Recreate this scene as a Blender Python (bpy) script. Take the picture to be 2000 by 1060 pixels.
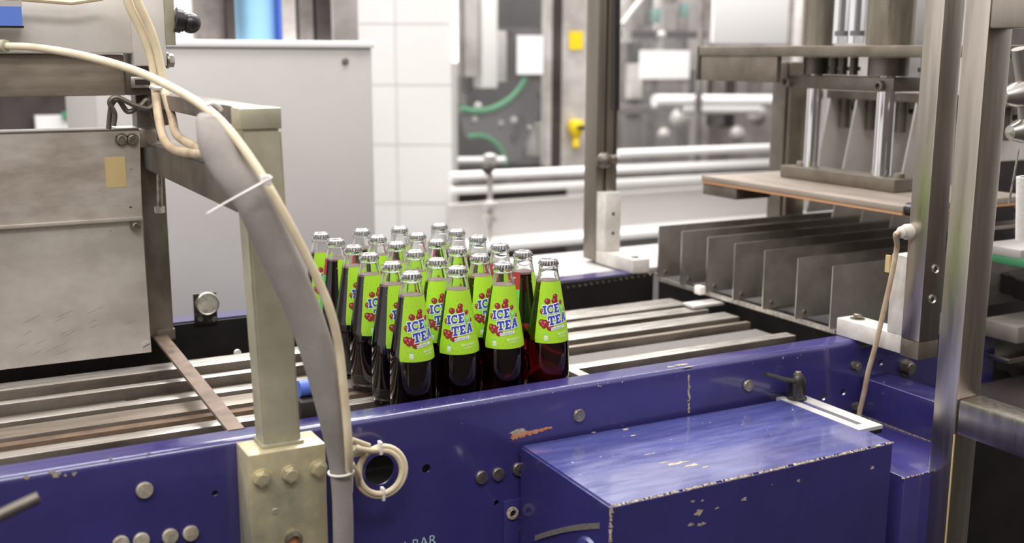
import bpy, bmesh, math, random
import numpy as np
from mathutils import Vector, Matrix
random.seed(7)
S = bpy.context.scene
for o in list(bpy.data.objects): bpy.data.objects.remove(o)
COL = S.collection
PI = math.pi

# ------------------------------------------------------------------ camera
CF, PITCH, ROLL, YAW = 2171.24, .193751582, .00376340659, .497455964
CP = Vector((-.614093, -1.431018, .517653))
FW = Vector((math.sin(YAW)*math.cos(PITCH), math.cos(YAW)*math.cos(PITCH), -math.sin(PITCH)))
_R = FW.cross(Vector((0, 0, 1))).normalized(); _U = _R.cross(FW)
RT = _R*math.cos(ROLL) + _U*math.sin(ROLL); UP = -_R*math.sin(ROLL) + _U*math.cos(ROLL)
cd = bpy.data.cameras.new('camera'); cam = bpy.data.objects.new('camera', cd); COL.objects.link(cam)
cd.sensor_width = 36; cd.lens = 36*CF/2000; cd.clip_start = .02; cd.clip_end = 60
cam.matrix_world = Matrix(((RT.x, UP.x, -FW.x, CP.x), (RT.y, UP.y, -FW.y, CP.y), (RT.z, UP.z, -FW.z, CP.z), (0, 0, 0, 1)))
cd.dof.use_dof = True; cd.dof.focus_distance = 1.66; cd.dof.aperture_fstop = 3.1
S.camera = cam
def at(px, py, ax, v):
    """pixel of the 2000x1060 photograph -> point on the world plane axis=v"""
    d = FW*CF + RT*(px-1000) - UP*(py-530)
    return CP + d*((v-CP[ax])/d[ax])
def depth(p): return (Vector(p)-CP).dot(FW)
def m_per_px(p): return depth(p)/CF

# ------------------------------------------------------------------ world, lights, exposure
w = bpy.data.worlds.new('hall_light'); S.world = w; w.use_nodes = True
bg = w.node_tree.nodes['Background']; bg.inputs[0].default_value = (1.0, .975, .965, 1); bg.inputs[1].default_value = 1.12
def area(name, loc, rot, sx, sy, power, col=(1, .98, .96)):
    l = bpy.data.lights.new(name, 'AREA'); l.shape = 'RECTANGLE'; l.size = sx; l.size_y = sy; l.energy = power; l.color = col
    o = bpy.data.objects.new(name, l); COL.objects.link(o); o.location = loc; o.rotation_euler = rot; return o
area('hall_lamp_and_fill', (.3, .6, 3.1), (0, 0, 0), 2.6, .6, 75)
area('hall_lamp_and_fill', (.8, 3.6, 3.2), (math.radians(-12), 0, 0), 4.0, 1.2, 300)
area('hall_lamp_and_fill', (-.6, -2.2, 3.0), (math.radians(28), 0, 0), 2.4, .5, 60)  # unseen fill added to brighten the sides facing the camera
area('hall_lamp_and_fill', (2.4, 1.3, 3.1), (math.radians(30), 0, 0), 4.0, .6, 75)  # unseen fill added over the aisle to brighten the rear machine fronts
area('hall_lamp_and_fill', (-2.2, -1.0, 2.9), (0, math.radians(-25), 0), .6, 2.2, 45)
S.view_settings.view_transform = 'Standard'; S.view_settings.look = 'None'
S.view_settings.gamma = 1; S.view_settings.use_curve_mapping = False
S.view_settings.exposure = .0

# ------------------------------------------------------------------ materials
def lin(c): return tuple((x/255/12.92 if x <= 10 else ((x/255+.055)/1.055)**2.4) for x in c) + (1,)
def mat(name, rgb, rough=.5, metal=0., spec=.5, coat=0., trans=0., ior=1.45, emit=0., var=0., var2=None, scale=8, stretch=(1, 1, 1),
        bump=0., bscale=60, flecks=None, fl_scale=60, fl_th=.72, rvar=0., cior=1.7, alpha=1.):
    m = bpy.data.materials.new(name); m.use_nodes = True; nt = m.node_tree; N = nt.nodes; L = nt.links
    b = N['Principled BSDF']; c = lin(rgb)
    b.inputs['Base Color'].default_value = c; b.inputs['Roughness'].default_value = rough; b.inputs['Metallic'].default_value = metal
    b.inputs['Specular IOR Level'].default_value = spec; b.inputs['Coat Weight'].default_value = coat; b.inputs['Coat Roughness'].default_value = .09; b.inputs['Coat IOR'].default_value = cior; b.inputs['Alpha'].default_value = alpha
    b.inputs['Transmission Weight'].default_value = trans; b.inputs['IOR'].default_value = ior
    if emit: b.inputs['Emission Color'].default_value = c; b.inputs['Emission Strength'].default_value = emit
    m.diffuse_color = c
    if not (var or bump or flecks or rvar): return m
    tc = N.new('ShaderNodeTexCoord'); mp = N.new('ShaderNodeMapping'); mp.inputs['Scale'].default_value = stretch
    L.new(tc.outputs['Object'], mp.inputs['Vector'])
    out = None
    if var:
        n = N.new('ShaderNodeTexNoise'); n.inputs['Scale'].default_value = scale; n.inputs['Detail'].default_value = 7; n.inputs['Roughness'].default_value = .62
        L.new(mp.outputs[0], n.inputs['Vector'])
        r = N.new('ShaderNodeValToRGB'); r.color_ramp.elements[0].position = .5-.5*min(1, var)*.5; r.color_ramp.elements[1].position = .62
        c2 = lin(var2) if var2 else tuple(x*(1-.6*var) for x in c[:3])+(1,)
        r.color_ramp.elements[0].color = c2; r.color_ramp.elements[1].color = c
        L.new(n.outputs['Fac'], r.inputs[0]); out = r.outputs[0]
    if flecks:
        n = N.new('ShaderNodeTexNoise'); n.inputs['Scale'].default_value = fl_scale; n.inputs['Detail'].default_value = 4
        L.new(tc.outputs['Object'], n.inputs['Vector'])
        r = N.new('ShaderNodeValToRGB'); r.color_ramp.elements[0].position = fl_th; r.color_ramp.elements[1].position = fl_th+.02
        L.new(n.outputs['Fac'], r.inputs[0])
        mx = N.new('ShaderNodeMix'); mx.data_type = 'RGBA'; mx.inputs[6].default_value = c; mx.inputs[7].default_value = lin(flecks)
        if out: L.new(out, mx.inputs[6])
        L.new(r.outputs[0], mx.inputs[0]); out = mx.outputs[2]
    if out: L.new(out, b.inputs['Base Color'])
    if rvar:
        n = N.new('ShaderNodeTexNoise'); n.inputs['Scale'].default_value = scale*2.3; n.inputs['Detail'].default_value = 5
        L.new(mp.outputs[0], n.inputs['Vector'])
        mr = N.new('ShaderNodeMapRange'); mr.inputs[1].default_value = .3; mr.inputs[2].default_value = .7
        mr.inputs[3].default_value = max(.04, rough-rvar); mr.inputs[4].default_value = rough+rvar
        L.new(n.outputs['Fac'], mr.inputs[0]); L.new(mr.outputs[0], b.inputs['Roughness'])
    if bump:
        n = N.new('ShaderNodeTexNoise'); n.inputs['Scale'].default_value = bscale; n.inputs['Detail'].default_value = 3
        L.new(mp.outputs[0], n.inputs['Vector'])
        bu = N.new('ShaderNodeBump'); bu.inputs['Strength'].default_value = bump; bu.inputs['Distance'].default_value = .001
        L.new(n.outputs['Fac'], bu.inputs['Height']); L.new(bu.outputs[0], b.inputs['Normal'])
    return m
M = dict(
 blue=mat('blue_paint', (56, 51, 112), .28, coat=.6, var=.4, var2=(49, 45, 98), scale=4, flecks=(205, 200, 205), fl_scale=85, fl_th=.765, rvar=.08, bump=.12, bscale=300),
 blue_top=mat('worn_blue_paint_with_sheen', (74, 80, 148), .28, spec=1., ior=1.8, coat=1., cior=2.4, var=.3, var2=(66, 70, 132), scale=6, stretch=(1, 5, 1), flecks=(200, 200, 215), fl_scale=60, fl_th=.735, rvar=.1, bump=.06, bscale=120),  # worn tops, base also lightened to paint in reflected sheen
 chip=mat('bare_primer', (190, 178, 160), .7, var=.6, var2=(120, 100, 90), scale=200),
 rust=mat('rust', (186, 100, 48), .85, var=.8, var2=(170, 150, 130), scale=220),
 ledge=mat('brown_rust_crust', (122, 100, 82), .9, var=1., var2=(74, 64, 56), scale=90, stretch=(.3, 1, 1), bump=.5), profile=mat('aluminium_profile', (140, 131, 120), .4, metal=.6, var=.3, scale=5, stretch=(3, 3, .3)),
 steel=mat('stainless_steel', (196, 187, 177), .32, metal=1, var=.2, var2=(184, 175, 165), scale=14, stretch=(5, 5, .35), rvar=.05),
 plate=mat('scuffed_stainless_sheet', (212, 205, 198), .42, metal=.4, var=.35, var2=(184, 176, 166), scale=5, stretch=(1, 1, 1.6), flecks=(110, 95, 82), fl_scale=110, fl_th=.77, rvar=.08, bump=.1, bscale=30),
 plate2=mat('stained_stainless_sheet', (200, 191, 181), .4, metal=.4, var=.8, var2=(160, 147, 134), scale=9, stretch=(1, 1, 2.5), flecks=(110, 80, 60), fl_scale=95, fl_th=.74, rvar=.1),
 palea=mat('pale_aluminium_sheet', (234, 230, 225), .4, metal=.25, var=.3, var2=(220, 214, 208), scale=6),
 barrust=mat('brown_stained_flat_steel', (132, 112, 98), .4, metal=.5, var=1., var2=(102, 88, 80), scale=22, rvar=.1),
 wface=mat('worn_disc_face', (104, 98, 93), .3, metal=.4, var=.8, var2=(70, 64, 60), scale=18),
 old=mat('brown_grey_old_steel', (134, 126, 113), .4, metal=.6, var=.7, var2=(112, 102, 90), scale=12, rvar=.08),
 galv=mat('yellow_passivated_steel', (196, 190, 166), .42, metal=.4, var=.7, var2=(160, 156, 136), scale=10, rvar=.1, bump=.1),
 zinc=mat('zinc_block', (220, 207, 168), .38, metal=.5, var=.8, var2=(160, 158, 138), scale=14, rvar=.1),
 dark=mat('dark_steel', (126, 118, 110), .42, metal=.6, var=.7, var2=(90, 82, 75), scale=11, stretch=(1, 1, .7), rvar=.1),
 beam=mat('oily_beam_steel', (164, 153, 138), .4, metal=.4, var=.8, var2=(126, 115, 102), scale=7, stretch=(1, 1, 5), rvar=.12),
 slat=mat('worn_slat_steel', (222, 215, 207), .33, metal=.7, var=.7, var2=(172, 164, 155), scale=30, stretch=(.3, 4, 1), rvar=.1),
 slatside=mat('darker_slat_side', (130, 120, 110), .5, metal=.5, var=.7, var2=(86, 76, 68), scale=20, stretch=(.3, 1, 1)),  # slat sides in a darker, browner tone
 rusty=mat('rusty_slat', (142, 132, 120), .5, metal=.5, var=1., var2=(112, 96, 82), scale=30, stretch=(.35, 2, 1), bump=.4, bscale=120),
 belt=mat('grey_mesh_belt', (120, 114, 110), .7, var=.9, var2=(70, 66, 64), scale=600, bump=.5, bscale=700),
 black=mat('black_grime_and_shade', (28, 22, 20), .6, var=.6, var2=(16, 13, 12), scale=20),  # near-black, also painted in for the darkness under the slats
 blackpl=mat('black_plastic', (34, 30, 30), .35, coat=.2),
 divider=mat('divider_sheet_steel', (150, 143, 136), .42, metal=.45, var=.7, var2=(122, 115, 108), scale=12, rvar=.1),
 bright=mat('bright_edge_steel', (220, 215, 208), .3, metal=1),
 chrome=mat('chrome', (225, 222, 225), .08, metal=1),
 glassy=mat('clear_plastic', (235, 235, 238), .12, trans=.85, ior=1.2),
 white=mat('white_plastic', (214, 209, 203), .45, var=.4, var2=(188, 182, 174), scale=15, flecks=(120, 112, 104), fl_scale=120, fl_th=.76),
 cream=mat('cream_hose', (222, 208, 178), .38, var=.5, var2=(206, 188, 156), scale=18, coat=.2),
 creamd=mat('dirty_cream_hose', (196, 178, 150), .5, var=.9, var2=(158, 130, 104), scale=22),
 sleeve=mat('grey_braided_sleeve', (150, 143, 138), .85, var=.2, var2=(140, 133, 128), scale=20, bump=.5, bscale=500),
 tie=mat('white_nylon', (232, 226, 220), .4),
 bolt=mat('bolt_steel', (176, 168, 156), .35, metal=.9, var=.7, var2=(120, 110, 98), scale=80, rvar=.1),
 boltw=mat('painted_bolt', (205, 196, 180), .5, metal=.4, var=.6, var2=(160, 148, 130), scale=90),
 ply=mat('press_board', (150, 138, 126), .6, var=.7, var2=(120, 108, 98), scale=14, stretch=(1, .3, 1)),
 orange=mat('orange_edge_band', (190, 140, 100), .6),
 rubber=mat('dark_rubber', (44, 38, 36), .6),
 cabinet=mat('brushed_cabinet', (188, 184, 181), .5, metal=.2, var=.3, var2=(184, 179, 176), scale=2.5),
 tile=mat('white_wall_tile', (222, 219, 217), .18, coat=.2), grout=mat('tile_grout', (200, 196, 192), .8),
 wall=mat('back_wall_paint', (215, 211, 207), .8), unseenwall=mat('unseen_wall_dark', (92, 85, 80), .8), floor=mat('factory_floor', (46, 42, 40), .5, var=.5, scale=3),
 bgd=mat('machinery_dark', (76, 68, 66), .5, metal=.2, var=.8, var2=(46, 40, 40), scale=6),
 bgm=mat('machinery_grey', (140, 133, 130), .45, metal=.4, var=.9, var2=(92, 84, 82), scale=9),
 bgl=mat('machinery_light', (205, 200, 196), .4, metal=.2, var=.5, var2=(170, 163, 158), scale=6),
 bgl2=mat('machinery_mid', (165, 158, 155), .5, var=.8, var2=(120, 112, 110), scale=5),
 bgw=mat('white_enamel', (235, 233, 231), .4), paper=mat('white_paper', (238, 237, 236), .8),
 green=mat('green_guide_plastic', (70, 140, 98), .45), teal=mat('dull_teal', (104, 140, 132), .6), gplate=mat('grey_guide_plate', (104, 100, 102), .5),
 yellow=mat('yellow_plastic', (240, 205, 30), .5), chalk=mat('pale_paint_marker', (172, 200, 205), .6), lblue2=mat('pale_blue_highlight', (150, 150, 205), .4), lblue=mat('light_blue_drum', (140, 185, 215), .5), dblue=mat('mid_blue_strip', (80, 110, 200), .5),
 sblue=mat('blue_sticker', (92, 122, 205), .5), lampon=mat('lit_tube', (255, 250, 240), .5, emit=1.6),
 bristle=mat('white_bristle', (232, 228, 222), .8, bump=.6, bscale=300), cone=mat('satin_aluminium', (185, 180, 175), .3, metal=.9),
 cyl=mat('stained_cylinder_steel', (144, 137, 124), .34, metal=.75, var=.9, var2=(110, 100, 86), scale=9, stretch=(3, 3, .5), rvar=.1),
 amber=mat('yellow_film_and_reflection', (196, 172, 122), .5), reflector=mat('reflector_face', (232, 226, 215), .25, metal=.5, var=.9, var2=(130, 118, 110), scale=60),
 glass=mat('bottle_glass', (246, 248, 247), .02, trans=1, ior=1.45),
 liquid=mat('cranberry_tea', (76, 7, 10), .03, trans=.92, ior=1.33),
 foam=mat('tea_foam', (172, 134, 134), .6, trans=.2),
 cap=mat('crown_cap_metal', (198, 196, 196), .17, metal=.95),
 lime=mat('label_lime', (166, 212, 48), .42), limed=mat('label_dot_green', (138, 186, 42), .42), lgreen=mat('label_side_green', (92, 190, 84), .42),
 lblu=mat('label_blue', (58, 72, 168), .4), lwht=mat('label_white', (238, 238, 240), .4), lred=mat('label_red', (168, 46, 56), .4),
 b1=mat('berry_dark', (112, 22, 34), .4), b2=mat('berry_red', (150, 42, 50), .4), b3=mat('berry_light', (205, 125, 122), .4),
 leaf=mat('label_leaf', (120, 200, 70), .4), mint=mat('label_mint', (120, 208, 150), .4), pale=mat('label_pale_lime', (232, 244, 196), .4), navy=mat('label_navy', (52, 54, 110), .4),
 window=mat('guard_window_glass', (235, 236, 238), .04, alpha=.05),
)

# ------------------------------------------------------------------ mesh helpers
def nb(): return bmesh.new()
def hexa(bm, P, mi=0):
    """8 points: bottom ring 0-3, top ring 4-7"""
    v = [bm.verts.new(p) for p in P]
    for f in ((3, 2, 1, 0), (4, 5, 6, 7), (0, 1, 5, 4), (1, 2, 6, 5), (2, 3, 7, 6), (3, 0, 4, 7)):
        bm.faces.new([v[i] for i in f]).material_index = mi
    return v
def bx(bm, x0, x1, y0, y1, z0, z1, bev=0., mi=0):
    if x0 > x1: x0, x1 = x1, x0
    if y0 > y1: y0, y1 = y1, y0
    if z0 > z1: z0, z1 = z1, z0
    v = hexa(bm, [(x0, y0, z0), (x1, y0, z0), (x1, y1, z0), (x0, y1, z0), (x0, y0, z1), (x1, y0, z1), (x1, y1, z1), (x0, y1, z1)], mi)
    if bev:
        es = list({e for q in v for e in q.link_edges})
        bmesh.ops.bevel(bm, geom=es, offset=bev, segments=2, affect='EDGES', profile=.5)
    return bm
def frame_of(d):
    d = Vector(d).normalized(); a = Vector((0, 0, 1)) if abs(d.z) < .9 else Vector((1, 0, 0))
    u = d.cross(a).normalized(); return u, d.cross(u).normalized()
def cyl(bm, p0, p1, r, seg=20, r2=None, caps=True, mi=0, smooth=True):
    p0, p1 = Vector(p0), Vector(p1); u, v = frame_of(p1-p0); r2 = r if r2 is None else r2
    A = [bm.verts.new(p0+(u*math.cos(2*PI*i/seg)+v*math.sin(2*PI*i/seg))*r) for i in range(seg)]
    B = [bm.verts.new(p1+(u*math.cos(2*PI*i/seg)+v*math.sin(2*PI*i/seg))*r2) for i in range(seg)]
    for i in range(seg):
        f = bm.faces.new((A[i], A[(i+1) % seg], B[(i+1) % seg], B[i])); f.smooth = smooth; f.material_index = mi
    if caps:
        bm.faces.new([bm.verts.new(q.co) for q in A[::-1]]).material_index = mi; bm.faces.new([bm.verts.new(q.co) for q in B]).material_index = mi
    return bm
def lathe(bm, prof, c=(0, 0, 0), seg=32, mod=None, mi=0, axis=None, cap0=False, cap1=False, smooth=True):
    """prof (r, h) along z, or along axis vector"""
    c = Vector(c)
    if axis is None: u, v, d = Vector((1, 0, 0)), Vector((0, 1, 0)), Vector((0, 0, 1))
    else: d = Vector(axis).normalized(); u, v = frame_of(d)
    rings = []
    for k, (r, h) in enumerate(prof):
        rings.append([bm.verts.new(c+d*h+(u*math.cos(2*PI*i/seg)+v*math.sin(2*PI*i/seg))*(r if mod is None else mod(k, i, r))) for i in range(seg)])
    for a, b in zip(rings, rings[1:]):
        for i in range(seg):
            f = bm.faces.new((a[i], a[(i+1) % seg], b[(i+1) % seg], b[i])); f.smooth = smooth; f.material_index = mi
    if cap0: bm.faces.new(rings[0][::-1]).material_index = mi
    if cap1: bm.faces.new(rings[-1]).material_index = mi
    return bm
def spline(P, n=8):
    P = [Vector(p) for p in P]; Q = [P[0]*2-P[1]]+P+[P[-1]*2-P[-2]]; out = []
    for i in range(1, len(Q)-2):
        for k in range(n):
            t = k/n; a, b, c, d = Q[i-1:i+3]
            out.append(.5*((2*b)+(c-a)*t+(2*a-5*b+4*c-d)*t*t+(3*b-a-3*c+d)*t**3))
    out.append(P[-1]); return out
def tube(bm, pts, r, seg=12, mi=0, flat=1.):
    """r: number or list; swept along pts"""
    pts = [Vector(p) for p in pts]; n = len(pts); R = r if isinstance(r, (list, tuple)) else [r]*n
    t0 = (pts[1]-pts[0]).normalized(); u, v = frame_of(t0); rings = []
    for i, p in enumerate(pts):
        t = (pts[min(i+1, n-1)]-pts[max(i-1, 0)]).normalized()
        u = (u-t*u.dot(t)).normalized(); v = t.cross(u)
        rings.append([bm.verts.new(p+(u*math.cos(2*PI*k/seg)+v*math.sin(2*PI*k/seg)*flat)*R[i]) for k in range(seg)])
    for a, b in zip(rings, rings[1:]):
        for k in range(seg):
            f = bm.faces.new((a[k], a[(k+1) % seg], b[(k+1) % seg], b[k])); f.smooth = True; f.material_index = mi
    bm.faces.new(rings[0][::-1]); bm.faces.new(rings[-1])
    return bm
def prism(bm, poly, ext, mi=0):
    ext = Vector(ext); a = [bm.verts.new(Vector(p)) for p in poly]; b = [bm.verts.new(Vector(p)+ext) for p in poly]; n = len(poly)
    bm.faces.new(a[::-1]).material_index = mi; bm.faces.new(b).material_index = mi
    for i in range(n): bm.faces.new((a[i], a[(i+1) % n], b[(i+1) % n], b[i])).material_index = mi
    return bm
def link(name, bm, m, loc):
    bmesh.ops.recalc_face_normals(bm, faces=bm.faces)
    me = bpy.data.meshes.new(name); bm.to_mesh(me); bm.free()
    me.transform(Matrix.Translation(-Vector(loc))); me.set_sharp_from_angle(angle=math.radians(38))
    for x in (m if isinstance(m, (list, tuple)) else [m]): me.materials.append(M[x] if isinstance(x, str) else x)
    o = bpy.data.objects.new(name, me); COL.objects.link(o); return o
def wloc(o):
    v = Vector((0, 0, 0))
    while o: v += o.location; o = o.parent
    return v
def part(name, bm, m, parent, label=None, kind=None):
    o = link(name, bm, m, wloc(parent)); o.parent = parent
    if label: o['label'] = label
    if kind: o['kind'] = kind
    return o
def base_of(bm):
    xs = [v.co for v in bm.verts]
    return Vector(((min(v.x for v in xs)+max(v.x for v in xs))/2, (min(v.y for v in xs)+max(v.y for v in xs))/2, min(v.z for v in xs)))
def one(name, bm, m, label, cat, group=None):
    b = base_of(bm); o = link(name, bm, m, b); o.location = b; o['label'] = label; o['category'] = cat
    if group: o['group'] = group
    return o
def struct(name, bm, m):
    b = base_of(bm); o = link(name, bm, m, b); o.location = b; o['kind'] = 'structure'; return o
def thing(name, label, cat, loc, group=None):
    o = bpy.data.objects.new(name, None); COL.objects.link(o); o.location = loc; o.empty_display_size = .05
    o['label'] = label; o['category'] = cat
    if group: o['group'] = group
    return o
def hexbolt(bm, p, d, r, h=None, washer=True):
    """hexagon head with flange pointing along d from p"""
    p = Vector(p); d = Vector(d).normalized(); h = h or r*.6
    if washer: cyl(bm, p-d*.001, p+d*r*.18, r*1.18, 20)
    u, v = frame_of(d); A = [p+d*r*.18+(u*math.cos(PI/3*i+.3)+v*math.sin(PI/3*i+.3))*r for i in range(6)]
    prism(bm, A, d*h)
    cyl(bm, p+d*(r*.18+h), p+d*(r*.18+h*1.12), r*.82, 16, r*.7)
def disc_bolt(bm, p, d, r):
    lathe(bm, [(r, -.001), (r, r*.35), (r*.9, r*.48), (r*.55, r*.52), (0.0001, r*.52)], p, 18, axis=d)
NY, NX, PZ = Vector((0, -1, 0)), Vector((-1, 0, 0)), Vector((0, 0, 1))
def pbox(x0, y0, x1, y1, Y, th, bev=0., bm=None):
    """box whose front face stands on plane Y, its front measured on the photograph"""
    a = at(x0, (y0+y1)/2, 1, Y); b = at(x1, (y0+y1)/2, 1, Y); t = at((x0+x1)/2, y0, 1, Y); d = at((x0+x1)/2, y1, 1, Y)
    return bx(bm or nb(), a.x, b.x, Y, Y+th, d.z, t.z, bev)

# ------------------------------------------------------------------ the hall
struct('floor', bx(nb(), -6, 9, -3, 6.6, -1.0, -.95), 'floor')
struct('wall_unseen', bx(nb(), -6, 9, -3.0, -2.9, -.95, 1.7), 'unseenwall')  # unseen dark wall added behind the camera to darken reflections
struct('wall_back', bx(nb(), -6, 9, 6.2, 6.4, -.95, 3.6), 'wall')

# ------------------------------------------------------------------ conveyor
ZT = .036; YI, YO = -.046, -.086; XE = .80
conv = thing('bottle_conveyor', 'long conveyor with blue painted side rails and steel slats under the bottles', 'conveyor', (0, .27, -.6))
def rail_profile(s, y_in, y_out, zt, zb, th=.004):
    # s=-1: flange runs from y_in towards smaller y
    r = .010; P = [(y_in, zt)]
    for k in range(7):
        a = PI/2*k/6; P.append((y_out-s*r+s*r*math.sin(a), zt-r+r*math.cos(a)))
    P += [(y_out, zb), (y_out-s*th, zb)]
    ri = r-th
    for k in range(6, -1, -1):
        a = PI/2*k/6; P.append((y_out-s*r+s*ri*math.sin(a), zt-r+ri*math.cos(a)))
    P += [(y_in, zt-th)]
    return P
def rail(s, yi, yo, zb, x0, x1):
    bm = nb(); P = rail_profile(s, yi, yo, ZT, zb); prism(bm, [(x0, y, z) for y, z in P], (x1-x0, 0, 0))
    for f in bm.faces:
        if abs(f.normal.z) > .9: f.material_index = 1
        if len(f.verts) == 4 and abs(f.normal.x) < .5 and f.calc_area() < .004*(x1-x0)*1.2 and abs(f.normal.z) < .99: f.smooth = True
    return bm
bmr = rail(-1, YI, YO, -.62, -.85, XE)
bx(bmr, XE, 1.15, YO, YO+.004, -.62, .022)
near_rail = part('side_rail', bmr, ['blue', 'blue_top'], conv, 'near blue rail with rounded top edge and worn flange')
# through holes cut into the near rail
hb = nb()
for px, py, r in ((833, 915, .0066), (420, 963, .004), (970, 982, .0045), (1608, 775, .0062), (1647, 765, .0062), (742, 918, .0215), (1720, 708, .006)):
    p = at(px, py, 1, YO); cyl(hb, p+Vector((0, -.02, 0)), p+Vector((0, .03, 0)), r, 20)
cut = link('cutter', hb, 'blue', (0, 0, 0))
md = near_rail.modifiers.new('holes', 'BOOLEAN'); md.object = cut; md.solver = 'EXACT'
bpy.context.view_layer.update()
dg = bpy.context.evaluated_depsgraph_get(); me2 = bpy.data.meshes.new_from_object(near_rail.evaluated_get(dg))
near_rail.modifiers.clear(); near_rail.data = me2; me2.polygons.foreach_set('use_smooth', [not (abs(f.normal.y) > .995 or abs(f.normal.z) > .995 or abs(f.normal.x) > .9) for f in me2.polygons]); me2.set_sharp_from_angle(angle=math.radians(38)); bpy.data.objects.remove(cut)
bm = rail(1, .585, .640, -.62, -.85, .80)
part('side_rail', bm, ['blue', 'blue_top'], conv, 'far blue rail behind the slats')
part('side_shelf', bx(nb(), .60, 1.15, .6405, .9, .012, .032, .002), 'cabinet', conv, 'pale flat shelf beyond the far rail')
part('inner_guard', bx(nb(), -.85, .84, .578, .584, -.12, .033), 'black', conv, 'black inner face of the far rail')
part('shade_sheet', bx(nb(), -.85, 1.5, -.08, .64, -.125, -.115), 'black', conv, 'black sheet standing in for the dark under the slats')  # added dark sheet, paints the darkness between and below the slats
part('end_wall', bx(nb(), .9, .905, -.08, .64, -.12, .0), 'black', conv)
for k in range(16):
    p = at(1108+k*11.5, 561-k*1.75, 1, .578)
    part('chain_pin', cyl(nb(), p, p+NY*.004, .0024, 8), 'bolt', conv)
# slats: (y0, y1, x0, x1, z, height, material)
for y0, y1, x0, x1, mt, dz in ((.405, .45, -.85, .10, 'slat', .032), (.329, .349, -.85, .10, 'slat', .03), (.238, .262, -.85, .10, 'slat', .03),
        (.168, .216, -.85, .2, 'rusty', .03), (.085, .112, -.85, .16, 'slat', .03), (.02, .034, -.85, .3, 'rusty', .03),
        (.402, .467, .12, .806, 'slat', .03), (.341, .382, .12, .812, 'slat', .03), (.262, .31, .12, .826, 'slat', .03),
        (.216, .229, .22, .816, 'rusty', .05), (.094, .122, .34, .822, 'slat', .03)):
    bm = bx(nb(), x0, x1, y0, y1, -dz, 0, .0008)
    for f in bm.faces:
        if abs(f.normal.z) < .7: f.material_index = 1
    part('slat', bm, [mt, 'slatside'], conv)
for y0, y1, x0, x1 in ((.36, .40, -.85, -.36), (.36, .40, -.345, .08), (.28, .32, -.85, -.35), (.28, .32, -.33, .08), (.118, .155, -.85, -.31), (.118, .155, -.295, .1)):
    part('slat_support', bx(nb(), x0, x1, y0, y1, -.034, -.016), 'slatside', conv)
part('rust_ledge', bx(nb(), -.85, .1, .15, .168, -.03, -.006), 'ledge', conv, 'rusty ledge along the rough slat')
part('mesh_belt', bx(nb(), .24, .82, .122, .205, -.02, -.012), 'belt', conv, 'grey mesh belt strip between two slats')
pa = at(1115, 703, 2, 0); pb = at(1161, 725, 2, 0)
part('cross_bar', bx(nb(), .318, .338, -.03, .135, -.008, .001), 'slat', conv)
bm = nb(); hexa(bm, [(-.281, -.05, .031), (-.259, -.05, .031), (-.2448, .57, .031), (-.268, .57, .031), (-.281, -.05, .036), (-.259, -.05, .036), (-.2448, .57, .036), (-.268, .57, .036)])
part('stop_bar', bm, 'barrust', conv, 'rusty flat bar laid across the slats from rail to rail')
p = at(318, 655, 1, .52); part('stop_bar_clamp', bx(nb(), p.x-.014, p.x+.018, .50, .575, .026, .046, .002), 'dark', conv)
bm = cyl(nb(), at(463, 685, 1, .5)+Vector((0, 0, -.003)), at(463, 685, 1, .5)+Vector((0, -.006, -.003)), .0062, 16)
part('white_stud', bm, 'tie', conv)
# bolts on the near rail
for px, py, r, m_ in ((1130, 810, .0095, 'bolt'), (1460, 752, .0094, 'bolt'), (940, 931, .0094, 'bolt'), (972, 925, .0094, 'bolt'), (1012, 915, .0094, 'bolt'),
        (282, 956, .0098, 'boltw'), (372, 1040, .0094, 'boltw'), (332, 1046, .0094, 'boltw'), (276, 1054, .0094, 'boltw'), (236, 1060, .0094, 'boltw')):
    bm = nb(); disc_bolt(bm, at(px, py, 1, YO), NY, r*1.06); part('bolt', bm, m_, conv)
for px, py, r in ((1670, 714, .0085), (1672, 795, .0085), (1768, 716, .013)):
    bm = nb(); hexbolt(bm, at(px, py, 1, YO), NY, r, r*.9); part('bolt', bm, 'bolt', conv)
# chipped paint and rust on the near rail
def blob(bm, c, u, v, ru, rv, nrm, n=14, jag=.35, th=.0003):
    c = Vector(c)+nrm*th; ph = [random.uniform(1-jag, 1+jag) for _ in range(n)]
    prism(bm, [c+u*(math.cos(2*PI*i/n)*ru*ph[i])+v*(math.sin(2*PI*i/n)*rv*ph[i]) for i in range(n)], -nrm*th*1.5)
X, Z, Y_ = Vector((1, 0, 0)), Vector((0, 0, 1)), Vector((0, 1, 0))
p = at(1016, 848, 1, YO); bm = nb()
for k in range(16):
    blob(bm, p+X*(-.012+k*.0042)+Z*(-.002+k*.0003+random.uniform(-.0008, .0008)), X, Z, .0042, max(.0012, .0052-k*.00026), NY, 11, .45, .0003+k*.00001)
part('rust_patch', bm, 'rust', conv, 'orange rust patch where paint has flaked')
bm = nb(); blob(bm, p+X*-.002+Z*.004, X, Z, .014, .004, NY, th=.00015); part('paint_chip', bm, 'chip', conv)
bm = nb()
for k in range(14):
    q = at(1346+random.uniform(-1.5, 1.5), 736+k*5.2, 1, YO); blob(bm, q, X, Z, random.uniform(.001, .0025), .003, NY, 8)
part('cracked_seam', bm, 'chip', conv)
for k in range(46):
    px = random.uniform(690, 1640); q = at(px, 812-(px-690)*.1455+random.uniform(-2, 14), 1, YO)
    bm = nb(); blob(bm, q, X, Z, random.uniform(.0006, .0018), random.uniform(.0005, .0012), NY, 7, th=.00015); part('paint_chip', bm, 'chip', conv)
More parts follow.
